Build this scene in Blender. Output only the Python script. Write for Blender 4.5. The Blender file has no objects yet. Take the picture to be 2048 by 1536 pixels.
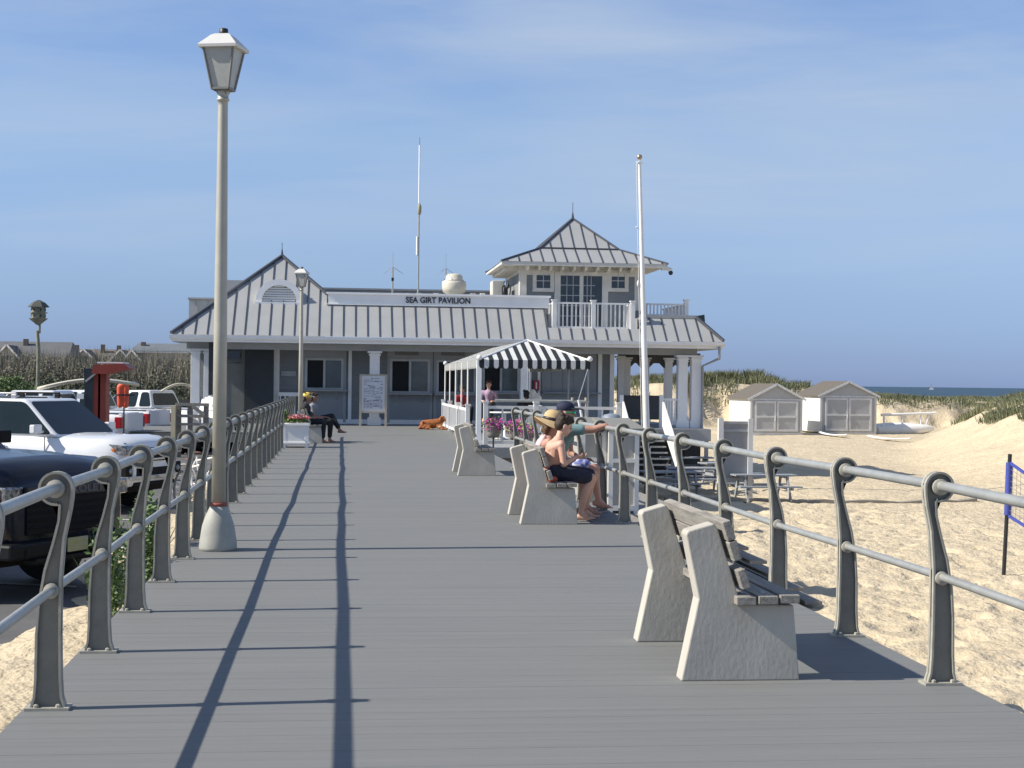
import bpy, math, random
from mathutils import Vector, Matrix, noise
random.seed(7)
R = math.radians
S = bpy.context.scene
COL = S.collection
# ---------------------------------------------------------------- camera (deck top is z = 0, the walk runs along +Y)
FPX = 3078.0; ROLL = R(.66); YAW = R(6.3); PIT = R(-.065); EYE = 1.55
cd = bpy.data.cameras.new('camera'); cam = bpy.data.objects.new('camera', cd); COL.objects.link(cam)
S.camera = cam
cd.sensor_fit = 'HORIZONTAL'; cd.sensor_width = 36; cd.lens = FPX / 2048 * 36; cd.clip_end = 60000; cd.clip_start = .1
fw = Vector((math.sin(YAW) * math.cos(PIT), math.cos(YAW) * math.cos(PIT), math.sin(PIT)))
rt0 = Vector((math.cos(YAW), -math.sin(YAW), 0)); up0 = rt0.cross(fw)
rt = rt0 * math.cos(ROLL) + up0 * math.sin(ROLL); up = up0 * math.cos(ROLL) - rt0 * math.sin(ROLL)
cam.matrix_world = Matrix(((rt.x, up.x, -fw.x, 0), (rt.y, up.y, -fw.y, 0), (rt.z, up.z, -fw.z, EYE), (0, 0, 0, 1)))

def _ray(px, py):
    return fw * FPX + rt * (px - 1024) + up * (768 - py)
def at(px, py, Y):                     # measured position on the plane at distance Y
    d = _ray(px, py); t = Y / d.y
    return Vector((d.x * t, Y, EYE + d.z * t))
def gnd(px, py, z=0):
    d = _ray(px, py); t = (z - EYE) / d.z
    return Vector((d.x * t, d.y * t, z))

# ---------------------------------------------------------------- materials
MATS = {}
def mat(name, col, rough=.6, metal=0, var=.12, vs=3, bump=0, bs=30, spec=.5, coat=0, emit=0, stretch=None, col2=None, sharp=0, trans=0):
    if name in MATS: return MATS[name]
    m = bpy.data.materials.new(name); m.use_nodes = True; nt = m.node_tree; N = nt.nodes; L = nt.links
    b = N['Principled BSDF']
    b.inputs['Roughness'].default_value = rough; b.inputs['Metallic'].default_value = metal
    b.inputs['Specular IOR Level'].default_value = spec; b.inputs['Coat Weight'].default_value = coat
    tc = N.new('ShaderNodeTexCoord'); mp = N.new('ShaderNodeMapping'); L.new(tc.outputs['Object'], mp.inputs[0])
    if stretch: mp.inputs['Scale'].default_value = stretch
    nz = N.new('ShaderNodeTexNoise'); nz.inputs['Scale'].default_value = vs; nz.inputs['Detail'].default_value = 6
    nz.inputs['Roughness'].default_value = .65
    L.new(mp.outputs[0], nz.inputs[0])
    cr = N.new('ShaderNodeValToRGB'); L.new(nz.outputs[0], cr.inputs[0])
    a = [max(0, c * (1 - var)) for c in col] if col2 is None else list(col2)
    c2 = [min(1, c * (1 + var)) for c in col] if col2 is None else list(col)
    cr.color_ramp.elements[0].position = .3 + sharp; cr.color_ramp.elements[1].position = .7 - sharp
    cr.color_ramp.elements[0].color = (*a, 1); cr.color_ramp.elements[1].color = (*c2, 1)
    L.new(cr.outputs[0], b.inputs['Base Color'])
    if bump:
        n2 = N.new('ShaderNodeTexNoise'); n2.inputs['Scale'].default_value = bs; n2.inputs['Detail'].default_value = 5
        L.new(mp.outputs[0], n2.inputs[0])
        bp = N.new('ShaderNodeBump'); bp.inputs['Strength'].default_value = 1; bp.inputs['Distance'].default_value = bump
        L.new(n2.outputs[0], bp.inputs['Height']); L.new(bp.outputs[0], b.inputs['Normal'])
    if trans: b.inputs['Transmission Weight'].default_value = trans
    MATS[name] = m
    return m

def nodes(m): return m.node_tree.nodes, m.node_tree.links, m.node_tree.nodes['Principled BSDF']

# ---------------------------------------------------------------- mesh builder
class MB:
    def __init__(s): s.v = []; s.f = []; s.sm = []
    def add(s, vs, fs, smooth=False, M=None):
        o = len(s.v)
        s.v += [tuple(M @ Vector(v)) for v in vs] if M is not None else [tuple(v) for v in vs]
        s.f += [tuple(i + o for i in f) for f in fs]; s.sm += [smooth] * len(fs)
        return s
    def box(s, x0, x1, y0, y1, z0, z1, M=None):
        if x1 < x0: x0, x1 = x1, x0
        if y1 < y0: y0, y1 = y1, y0
        if z1 < z0: z0, z1 = z1, z0
        vs = [(x, y, z) for z in (z0, z1) for y in (y0, y1) for x in (x0, x1)]
        return s.add(vs, [(0, 2, 3, 1), (4, 5, 7, 6), (0, 1, 5, 4), (2, 6, 7, 3), (0, 4, 6, 2), (1, 3, 7, 5)], False, M)
    def bar(s, a, b, w, h=None, upv=(0, 0, 1)):          # rectangular bar from a to b
        a = Vector(a); b = Vector(b); h = w if h is None else h
        d = (b - a); L_ = d.length; d.normalize(); u = Vector(upv)
        if abs(d.dot(u)) > .98: u = Vector((0, 1, 0))
        sx = d.cross(u).normalized(); uz = sx.cross(d)
        M = Matrix(((sx.x, d.x, uz.x, a.x), (sx.y, d.y, uz.y, a.y), (sx.z, d.z, uz.z, a.z), (0, 0, 0, 1)))
        return s.box(-w / 2, w / 2, 0, L_, -h / 2, h / 2, M)
    def tube(s, pts, r, seg=10, caps=True, smooth=True):
        pts = [Vector(p) for p in pts]; n = len(pts)
        rs = r if isinstance(r, (list, tuple)) else [r] * n
        vs = []; u = None
        for i, p in enumerate(pts):
            d = (pts[min(i + 1, n - 1)] - pts[max(i - 1, 0)]).normalized()
            if u is None: u = d.orthogonal().normalized()
            u = (u - d * u.dot(d)).normalized(); w = d.cross(u)
            vs += [p + (u * math.cos(a) + w * math.sin(a)) * rs[i] for a in (2 * math.pi * k / seg for k in range(seg))]
        fs = [(i * seg + k, i * seg + (k + 1) % seg, (i + 1) * seg + (k + 1) % seg, (i + 1) * seg + k) for i in range(n - 1) for k in range(seg)]
        s.add(vs, fs, smooth)
        if caps:
            s.add(vs[:seg], [tuple(range(seg))[::-1]]); s.add(vs[-seg:], [tuple(range(seg))])
        return s
    def lathe(s, prof, c=(0, 0, 0), seg=20, smooth=True, M=None, rot=0):
        vs = []; n = len(prof)
        for r, z in prof:
            vs += [(c[0] + r * math.cos(a), c[1] + r * math.sin(a), c[2] + z) for a in (rot + 2 * math.pi * k / seg for k in range(seg))]
        fs = [(i * seg + k, i * seg + (k + 1) % seg, (i + 1) * seg + (k + 1) % seg, (i + 1) * seg + k) for i in range(n - 1) for k in range(seg)]
        fs += [tuple(range(seg))[::-1], tuple(range((n - 1) * seg, n * seg))]
        return s.add(vs, fs, smooth, M)
    def prism(s, poly, y0, y1, M=None, smooth=False):     # polygon in XZ, extruded along Y
        n = len(poly)
        vs = [(x, y0, z) for x, z in poly] + [(x, y1, z) for x, z in poly]
        fs = [tuple(range(n)), tuple(range(n, 2 * n))[::-1]] + [(i, i + n, (i + 1) % n + n, (i + 1) % n) for i in range(n)]
        return s.add(vs, fs, smooth, M)
    def poly(s, pts, th=None, nrm=None):
        if th is None: return s.add(pts, [tuple(range(len(pts)))])
        pts = [Vector(p) for p in pts]
        n_ = Vector(nrm) if nrm else (pts[1] - pts[0]).cross(pts[2] - pts[1]).normalized()
        n = len(pts); q = [p + n_ * th for p in pts]
        return s.add(pts + q, [tuple(range(n))[::-1], tuple(range(n, 2 * n))] + [(i, (i + 1) % n, (i + 1) % n + n, i + n) for i in range(n)])
    def ell(s, c, r, seg=12, rings=8, M=None):
        r = (r, r, r) if not isinstance(r, (tuple, list)) else r
        vs = [(0, 0, -1)]
        for i in range(1, rings):
            p = math.pi * i / rings - math.pi / 2
            vs += [(math.cos(p) * math.cos(2 * math.pi * k / seg), math.cos(p) * math.sin(2 * math.pi * k / seg), math.sin(p)) for k in range(seg)]
        vs.append((0, 0, 1)); top = len(vs) - 1
        fs = [(0, 1 + (k + 1) % seg, 1 + k) for k in range(seg)]
        for i in range(rings - 2):
            fs += [(1 + i * seg + k, 1 + i * seg + (k + 1) % seg, 1 + (i + 1) * seg + (k + 1) % seg, 1 + (i + 1) * seg + k) for k in range(seg)]
        b = 1 + (rings - 2) * seg
        fs += [(b + k, b + (k + 1) % seg, top) for k in range(seg)]
        c = Vector(c)
        pts = [Vector((v[0] * r[0], v[1] * r[1], v[2] * r[2])) for v in vs]
        if M is not None: pts = [M @ p for p in pts]
        return s.add([c + p for p in pts], fs, True)
    def cap(s, a, ra, b, rb, seg=12):                     # tapered capsule
        a = Vector(a); b = Vector(b); d = (b - a)
        if d.length < 1e-5: return s.ell(a, ra)
        dn = d.normalized(); pts = []; rs = []
        for k in range(5):
            t = math.pi / 2 * k / 4; pts.append(a - dn * ra * math.cos(t)); rs.append(max(1e-4, ra * math.sin(t)))
        for k in range(5):
            t = math.pi / 2 * k / 4; pts.append(b + dn * rb * math.sin(t)); rs.append(max(1e-4, rb * math.cos(t)))
        return s.tube(pts, rs, seg)
    def mark(s): s.mk = len(s.f)
    def build(s, name, m, parent=None, world=True, bevel=0, seg=2, voxel=0, smooth_it=3, autosmooth=False, shade=None):
        vs = s.v
        if parent is not None and world:
            Mi = world_of(parent).inverted(); vs = [tuple(Mi @ Vector(v)) for v in vs]
        me = bpy.data.meshes.new(name); me.from_pydata(vs, [], s.f); me.update()
        if shade is None: me.polygons.foreach_set('use_smooth', s.sm)
        else: me.polygons.foreach_set('use_smooth', [shade] * len(s.f))
        o = bpy.data.objects.new(name, me); COL.objects.link(o)
        if m is not None:
            for q in (m if isinstance(m, (list, tuple)) else [m]): me.materials.append(q)
            if isinstance(m, (list, tuple)): me.polygons.foreach_set('material_index', [0 if i < s.mk else 1 for i in range(len(s.f))])
        if voxel:
            r = o.modifiers.new('r', 'REMESH'); r.mode = 'VOXEL'; r.voxel_size = voxel; r.use_smooth_shade = True
            sm = o.modifiers.new('s', 'SMOOTH'); sm.factor = .5; sm.iterations = smooth_it
            bake(o)
        if bevel:
            bv = o.modifiers.new('b', 'BEVEL'); bv.width = bevel; bv.segments = seg; bv.limit_method = 'ANGLE'; bv.angle_limit = R(35)
            bv.harden_normals = False
        if parent is not None: o.parent = parent
        return o

def world_of(o):
    M = Matrix.LocRotScale(o.location, o.rotation_euler, o.scale)
    return M if o.parent is None else world_of(o.parent) @ M

def bake(o):
    dg = bpy.context.evaluated_depsgraph_get()
    me = bpy.data.meshes.new_from_object(o.evaluated_get(dg)); old = o.data
    o.modifiers.clear(); o.data = me
    bpy.data.meshes.remove(old); me.name = o.name

def tag(o, label=None, cat=None, group=None, kind=None):
    if label: o['label'] = label
    if cat: o['category'] = cat
    if group: o['group'] = group
    if kind: o['kind'] = kind
    return o
def thing(name, label, cat, loc=(0, 0, 0), rz=0, group=None):
    o = bpy.data.objects.new(name, None); COL.objects.link(o); o.empty_display_size = .2
    o.location = loc; o.rotation_euler = (0, 0, rz)
    return tag(o, label, cat, group)
def copy_tree(o, loc=None, rz=None, label=None, parent=None):
    c = o.copy(); COL.objects.link(c); c.parent = parent
    if loc is not None: c.location = loc
    if rz is not None: c.rotation_euler = (0, 0, rz)
    if label: c['label'] = label
    for ch in list(o.children): copy_tree(ch, parent=c)
    return c
def struct(mb, name, m, **k): return tag(mb.build(name, m, **k), kind='structure')
def text_mesh(txt, name, m, size, ext, M, parent, off=0, shear=0, ax='CENTER', sx=1):
    cu = bpy.data.curves.new(name, 'FONT'); cu.body = txt; cu.size = size; cu.extrude = ext; cu.align_x = ax; cu.align_y = 'CENTER'; cu.offset = off; cu.shear = shear
    cu.resolution_u = 3
    t = bpy.data.objects.new(name + '_c', cu); COL.objects.link(t)
    dg = bpy.context.evaluated_depsgraph_get(); me = bpy.data.meshes.new_from_object(t.evaluated_get(dg))
    bpy.data.objects.remove(t); bpy.data.curves.remove(cu)
    me.transform(Matrix.Diagonal((sx, 1, 1, 1))); me.transform(M)
    if parent is not None: me.transform(world_of(parent).inverted())
    me.materials.clear(); me.materials.append(m); me.name = name
    o = bpy.data.objects.new(name, me); COL.objects.link(o); o.parent = parent
    return o
FACE = Matrix.Rotation(math.pi / 2, 4, 'X')      # text lying in XY -> standing, readable from -Y

# ---------------------------------------------------------------- materials used
metal_gal = mat('galvanised_steel', (.42, .425, .395), .4, .45, .12, 8, .0006, 60)
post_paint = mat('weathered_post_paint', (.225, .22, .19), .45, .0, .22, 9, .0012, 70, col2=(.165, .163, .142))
concrete = mat('bench_concrete', (.52, .495, .435), .85, 0, .2, 4, .0016, 45, stretch=(1, 1, .5), col2=(.40, .375, .32))
oldwood = mat('weathered_wood', (.36, .34, .3), .85, 0, .3, 6, .003, 20, stretch=(6, .5, 6), col2=(.17, .155, .135))
white = mat('white_paint', (.82, .81, .78), .5, 0, .05, 4)
offwhite = mat('offwhite_vinyl', (.74, .73, .69), .5, 0, .06, 4)
greytrim = mat('grey_trim', (.36, .37, .37), .6, 0, .06, 3)
roofm = mat('standing_seam_metal', (.37, .375, .37), .45, .1, .05, 1.2, 0)
seamm = mat('seam_shade_metal', (.07, .075, .088), .45, .2, .05, 2)  # near-black: the ribs' shadow lines are painted into the seam colour
fascia = mat('fascia_white', (.9, .89, .86), .5, 0, .05, 2)
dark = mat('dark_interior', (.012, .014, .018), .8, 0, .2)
glass = mat('window_glass', (.02, .028, .035), .06, 0, .2, 1.5, spec=.8)
pane_green = mat('service_pane', (.1, .125, .13), .12, 0, .25, 1.6, spec=.7)
black = mat('black_plastic', (.02, .02, .022), .45, 0, .2)
lampm = mat('lamp_paint', (.44, .42, .35), .45, .2, .08, 6)
sidingm = mat('clapboard', (.25, .265, .27), .7, 0, .06, 3)
counterm = mat('counter_panel', (.28, .30, .315), .6, 0, .05, 3)
skin = mat('skin_fair', (.62, .37, .27), .55, 0, .06, 10, spec=.4)
skin2 = mat('skin_tanned', (.32, .17, .12), .55, 0, .08, 10, spec=.4)
rubber = mat('tyre_rubber', (.02, .02, .02), .8, 0, .2, 20)
chrome = mat('chrome', (.6, .6, .6), .2, 1, .05)
asphalt = mat('asphalt', (.11, .11, .112), .85, 0, .25, 1.1, .004, 120)
hairm = mat('dark_hair', (.035, .02, .012), .7, 0, .4, 60, .004, 90)
# ================================================================ world, sun
SUN_EL, SUN_AZ = R(37.5), R(4.6)
w = bpy.data.worlds.new('World'); S.world = w; w.use_nodes = True
nt = w.node_tree; N = nt.nodes; L = nt.links
bg = N['Background']; bg.inputs[1].default_value = .1
sky = N.new('ShaderNodeTexSky'); sky.sky_type = 'NISHITA'; sky.sun_disc = False
sky.sun_elevation = SUN_EL; sky.sun_rotation = R(266.7); sky.air_density = 1.0; sky.dust_density = .25; sky.ozone_density = 4.0
tc = N.new('ShaderNodeTexCoord')
def cloudnoise(scale, sc, det, lo, hi, rot=0):
    mp = N.new('ShaderNodeMapping'); mp.inputs['Scale'].default_value = sc; mp.inputs['Rotation'].default_value = (0, R(rot), R(20)); L.new(tc.outputs['Generated'], mp.inputs[0])
    n = N.new('ShaderNodeTexNoise'); n.inputs['Scale'].default_value = scale; n.inputs['Detail'].default_value = det; n.inputs['Roughness'].default_value = .55
    n.inputs['Distortion'].default_value = .5
    L.new(mp.outputs[0], n.inputs[0])
    r = N.new('ShaderNodeMapRange'); r.inputs['From Min'].default_value = lo; r.inputs['From Max'].default_value = hi; L.new(n.outputs[0], r.inputs[0]); r.interpolation_type = 'SMOOTHSTEP'
    return r.outputs[0]
c1 = cloudnoise(1.3, (1, 1, 5), 6, .24, .72, 4); c2 = cloudnoise(4, (1, 1, 8), 6, .25, .9, -5)
mx = N.new('ShaderNodeMath'); mx.operation = 'MULTIPLY'; L.new(c1, mx.inputs[0])
ad = N.new('ShaderNodeMath'); ad.operation = 'MULTIPLY_ADD'; L.new(c2, ad.inputs[0]); ad.inputs[1].default_value = .55; ad.inputs[2].default_value = .55; L.new(ad.outputs[0], mx.inputs[1])
sep = N.new('ShaderNodeSeparateXYZ'); L.new(tc.outputs['Generated'], sep.inputs[0])
# thin cirrus sits in a high band, clear towards the horizon
bnd = N.new('ShaderNodeMapRange'); bnd.inputs['From Min'].default_value = .02; bnd.inputs['From Max'].default_value = .13; bnd.interpolation_type = 'SMOOTHSTEP'; L.new(sep.outputs[2], bnd.inputs[0])
m3 = N.new('ShaderNodeMath'); m3.operation = 'MULTIPLY'; L.new(mx.outputs[0], m3.inputs[0]); L.new(bnd.outputs[0], m3.inputs[1])
m4 = N.new('ShaderNodeMath'); m4.operation = 'MULTIPLY'; L.new(m3.outputs[0], m4.inputs[0]); m4.inputs[1].default_value = .85
tint = N.new('ShaderNodeMix'); tint.data_type = 'RGBA'; tint.blend_type = 'MULTIPLY'; tint.inputs[0].default_value = 1
L.new(sky.outputs[0], tint.inputs[6])
# tint by elevation: bluer low down, zenith dimmed to hold down fill light
er = N.new('ShaderNodeValToRGB'); L.new(sep.outputs[2], er.inputs[0])
for p_, c_ in ((0, (.36, .50, 1.06)), (.02, (.41, .53, 1.0)), (.06, (.57, .65, .95)), (.16, (.92, .95, 1.08)), (.26, (.52, .78, 1.14)), (.6, (.55, .66, .88))):
    q_ = er.color_ramp.elements.new(p_) if p_ not in (0,) else er.color_ramp.elements[0]
    q_.position = p_; q_.color = tuple(v / 2 for v in c_) + (1,)
er.color_ramp.elements[-1].color = (.27, .32, .42, 1)
dbl = N.new('ShaderNodeVectorMath'); dbl.operation = 'SCALE'; dbl.inputs['Scale'].default_value = 2; L.new(er.outputs[0], dbl.inputs[0]); L.new(dbl.outputs[0], tint.inputs[7])
cm = N.new('ShaderNodeMix'); cm.data_type = 'RGBA'; L.new(m4.outputs[0], cm.inputs[0]); L.new(tint.outputs[2], cm.inputs[6]); cm.inputs[7].default_value = (3.75, 4.55, 5.75, 1)
L.new(cm.outputs[2], bg.inputs[0])
sd = bpy.data.lights.new('sun', 'SUN'); so = bpy.data.objects.new('sun', sd); COL.objects.link(so)
sd.energy = 5.0; sd.angle = R(.53); sd.color = (1, .93, .81)
tosun = Vector((-math.cos(SUN_EL) * math.cos(SUN_AZ), -math.cos(SUN_EL) * math.sin(SUN_AZ), math.sin(SUN_EL)))
so.rotation_euler = tosun.to_track_quat('Z', 'Y').to_euler(); so.location = (-20, 0, 30)
S.view_settings.view_transform = 'Standard'; S.view_settings.look = 'None'; S.view_settings.exposure = .38; S.view_settings.gamma = 1

# ================================================================ ground
def sst(a, b, x):
    t = max(0., min(1., (x - a) / (b - a))); return t * t * (3 - 2 * t)
def nz(x, y, s, o=0): return noise.noise(Vector((x / s, y / s, o)))
BEACH = -1.7
def zleft(y): return -.66 + .04 * sst(16, 24, y) - .1 * sst(30, 60, y)
def zg(x, y):
    zl = zleft(y); k = sst(-.9, 2.6, x)
    z = zl * (1 - k) + BEACH * k
    if x > 2:
        near = math.exp(-max(0, y - 25) / 30)
        z += (.062 * nz(x * .8, y, .30, 1) + .04 * nz(x * .8 + 9, y, .16, 2)) * (.25 + .75 * near) + .10 * nz(x, y, 4.5, 3)
        f = nz(x * 1.0, y * .8, .42, 8); z -= .1 * sst(.12, .5, f) * (.3 + .7 * near)
        xt = 20.8 + (y - 50) * .26 + max(0, y - 80) * .25 + 1.3 * nz(x, y, 14, 5)
        if y < 50: xt += (50 - y) * .3
        u = (x - xt) / 8; d = 2.55 * sst(0, 1, u) * sst(20, 50, y)
        d += sst(.05, .5, u) * (.3 * nz(x * 3 + y * 2, (x - y) * 1.5, 9, 6) + .3 * nz(x, y, 3.5, 4)) * (1 - sst(150, 200, y))
        top = 2.15 + 1.35 * math.exp(-((x - 29) / 10) ** 2) + .5 * nz(x, y, 7, 7)
        if x < 50: b = top * sst(114 + 3 * nz(x, 0, 3, 11) + 1.2 * nz(x, y, .9, 12), 119 + 3 * nz(x, 3, 4, 13), y)
        else: b = top * .9 * sst(100, 130, y)
        z += max(d, b) * (1 - sst(180, 260, y)) * (1 - sst(78, 96, x))
        if x > 78: z -= 2.4 * sst(78, 110, x)
    elif x < -.9:
        e = sst(-3.1, -2.3, x + .5 * nz(x, y, 1.6, 21))
        z += -.02 + (.07 + .05 * nz(x, y, .5, 20) + .03 * nz(x, y, .2, 22)) * e
        if y > 70: z += .8 * sst(70, 84, y) * sst(-4, -8, x)
    return z
def span(a, b, s):
    n = max(1, int(round((b - a) / s))); return [a + (b - a) * i / n for i in range(n)]
xs = span(-420, -60, 30) + span(-60, -8, 2) + span(-8, -3.4, .3) + span(-3.4, -1.2, .09) + span(-1.2, 3.1, .6) + span(3.1, 15, .085) + span(15, 52, .3) + span(52, 130, 2.5) + [130]
ys = span(-12, 5, .8) + span(5, 22, .085) + span(22, 44, .14) + span(44, 125, .45) + span(125, 200, 3) + span(200, 900, 40) + [900]
nx, ny = len(xs), len(ys)
g = MB(); g.v = [(x, y, zg(x, y)) for y in ys for x in xs]
g.f = [(j * nx + i, j * nx + i + 1, (j + 1) * nx + i + 1, (j + 1) * nx + i) for j in range(ny - 1) for i in range(nx - 1)]
g.sm = [True] * len(g.f)
sand = mat('beach_sand', (.62, .525, .375), .95, 0, .1, 1.5, 0, 1, spec=.1, col2=(.51, .425, .295))
N2, L2, b2 = nodes(sand)
tcs = N2.new('ShaderNodeTexCoord')
def nn(scale, det=4, mapv=None):
    q = N2.new('ShaderNodeTexNoise'); q.inputs['Scale'].default_value = scale; q.inputs['Detail'].default_value = det
    mpq = N2.new('ShaderNodeMapping'); mpq.inputs['Scale'].default_value = mapv or (1, 1, 1); L2.new(tcs.outputs['Object'], mpq.inputs[0]); L2.new(mpq.outputs[0], q.inputs[0]); return q.outputs[0]
s1 = N2.new('ShaderNodeMath'); s1.operation = 'MULTIPLY_ADD'; L2.new(nn(5.5, 3, (1, .8, 1)), s1.inputs[0]); s1.inputs[1].default_value = 1.6; fs_ = N2.new('ShaderNodeMath'); fs_.operation = 'MULTIPLY'; fs_.inputs[1].default_value = .45; L2.new(nn(20, 3), fs_.inputs[0]); L2.new(fs_.outputs[0], s1.inputs[2])
s2 = N2.new('ShaderNodeMath'); s2.operation = 'MULTIPLY_ADD'; L2.new(nn(1.3, 3), s2.inputs[0]); s2.inputs[1].default_value = 2.0; L2.new(s1.outputs[0], s2.inputs[2])
bps = N2.new('ShaderNodeBump'); bps.inputs['Distance'].default_value = .045; bps.inputs['Strength'].default_value = 1; L2.new(s2.outputs[0], bps.inputs['Height']); L2.new(bps.outputs[0], b2.inputs['Normal'])
struct(g, 'beach_sand', sand)

# ocean
oc = MB(); oc.add([(-3000, -600, -3.2), (30000, -600, -3.2), (30000, 40000, -3.2), (-3000, 40000, -3.2)], [(0, 1, 2, 3)])
sea = mat('sea_water', (.008, .03, .045), .35, 0, .3, .01, 0, 1, spec=.15)
N3, L3, b3 = nodes(sea); w_ = N3.new('ShaderNodeTexNoise'); w_.inputs['Scale'].default_value = .4; w_.inputs['Detail'].default_value = 6
t3 = N3.new('ShaderNodeTexCoord'); L3.new(t3.outputs['Object'], w_.inputs[0]); bp3 = N3.new('ShaderNodeBump'); bp3.inputs['Distance'].default_value = .6; L3.new(w_.outputs[0], bp3.inputs['Height']); L3.new(bp3.outputs[0], b3.inputs['Normal'])
struct(oc, 'ocean_water', sea)

# parking lot asphalt
pk = MB(); ysp = span(2, 76, 1.5) + [76]
xsp = [-60, -40, -20, -10, -6, -4, -3, -1.75]
pk.v = [(x, y, zleft(y) + .004) for y in ysp for x in xsp]; k = len(xsp)
pk.f = [(j * k + i, j * k + i + 1, (j + 1) * k + i + 1, (j + 1) * k + i) for j in range(len(ysp) - 1) for i in range(k - 1)]; pk.sm = [True] * len(pk.f)
struct(pk, 'parking_lot', asphalt)
ln = MB()
for i in range(8):
    y0 = 9.35 + i * 3.6; a = R(20)
    p = [Vector((-2.75 - 5 * t * math.cos(a), y0 + 5 * t * math.sin(a), 0)) for t in [q / 6 for q in range(7)]]
    for q in range(6):
        A, B = p[q], p[q + 1]; ln.add([(A.x, A.y - .06, zleft(A.y) + .012), (B.x, B.y - .06, zleft(B.y) + .012), (B.x, B.y + .06, zleft(B.y) + .012), (A.x, A.y + .06, zleft(A.y) + .012)], [(0, 3, 2, 1)])
struct(ln, 'parking_marking', mat('road_paint', (.55, .55, .5), .8, 0, .3, 5))

# boardwalk planks
DL, DR = -1.46, 3.24
deckm = mat('composite_deck', (.183, .187, .185), .72, 0, .07, 2, 0, 1, stretch=(.35, 9, 1), spec=.25)
N4, L4, b4 = nodes(deckm)
t4 = N4.new('ShaderNodeTexCoord'); sp4 = N4.new('ShaderNodeSeparateXYZ'); L4.new(t4.outputs['Object'], sp4.inputs[0])
d4 = N4.new('ShaderNodeMath'); d4.operation = 'DIVIDE'; L4.new(sp4.outputs[1], d4.inputs[0]); d4.inputs[1].default_value = .145
f4 = N4.new('ShaderNodeMath'); f4.operation = 'FLOOR'; L4.new(d4.outputs[0], f4.inputs[0])
wn = N4.new('ShaderNodeTexWhiteNoise'); wn.noise_dimensions = '1D'; L4.new(f4.outputs[0], wn.inputs['W'])
hv = N4.new('ShaderNodeHueSaturation'); mr = N4.new('ShaderNodeMapRange'); mr.inputs['To Min'].default_value = .98; mr.inputs['To Max'].default_value = 1.015; L4.new(wn.outputs[0], mr.inputs[0]); L4.new(mr.outputs[0], hv.inputs['Value'])
src = b4.inputs['Base Color'].links[0].from_socket; L4.new(src, hv.inputs['Color'])
# sand dust trodden onto the boards, fine grain
ds = N4.new('ShaderNodeTexNoise'); ds.inputs['Scale'].default_value = .55; ds.inputs['Detail'].default_value = 8; ds.inputs['Roughness'].default_value = .7; L4.new(t4.outputs['Object'], ds.inputs[0])
dr = N4.new('ShaderNodeMapRange'); dr.inputs['From Min'].default_value = .42; dr.inputs['From Max'].default_value = .75; dr.inputs['To Max'].default_value = .35; L4.new(ds.outputs[0], dr.inputs[0])
dm = N4.new('ShaderNodeMix'); dm.data_type = 'RGBA'; L4.new(dr.outputs[0], dm.inputs[0]); L4.new(hv.outputs[0], dm.inputs[6]); dm.inputs[7].default_value = (.215, .215, .205, 1)
L4.new(dm.outputs[2], b4.inputs['Base Color'])
gn = N4.new('ShaderNodeTexNoise'); gn.inputs['Scale'].default_value = 60; gn.inputs['Detail'].default_value = 3; mg = N4.new('ShaderNodeMapping'); mg.inputs['Scale'].default_value = (.15, 3, 1); L4.new(t4.outputs['Object'], mg.inputs[0]); L4.new(mg.outputs[0], gn.inputs[0])
bg4 = N4.new('ShaderNodeBump'); bg4.inputs['Distance'].default_value = .0025; L4.new(gn.outputs[0], bg4.inputs['Height']); L4.new(bg4.outputs[0], b4.inputs['Normal'])
dk = MB(); i = 0; y = -2.51
while y < 52.4:
    x0, x1 = (DL, DR)
    if y > 45.5: x0, x1 = -6.2, 9.0
    dz = random.uniform(-.0003, .0003)
    xm = None
    for (a, b) in ([(x0, x1)] if xm is None else [(x0, xm - .002), (xm + .002, x1)]):
        dk.box(a, b, y, y + .1433, -.03 + dz, dz)
    y += .145
dk.box(DL + .05, DR - .05, -2.5, 45.5, -.25, -.045)
dk.box(DR - .05, DR, -2.5, 45.4, -.28, -.032); dk.box(DL, DL + .05, -2.5, 45.4, -.28, -.032); dk.box(-6.15, 8.95, 45.6, 52.4, -.3, -.045)
struct(dk, 'boardwalk_deck', deckm)
# timber piles under the walk, a thing each on the beach side
pl = MB(); pl.tube([(3.05, 4, -2.1), (3.05, 4, -.25)], .13, 10)
p0 = tag(pl.build('deck_pile', oldwood), 'round timber pile under the beach edge of the boardwalk', 'pile', 'piles under the boardwalk')

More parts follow.
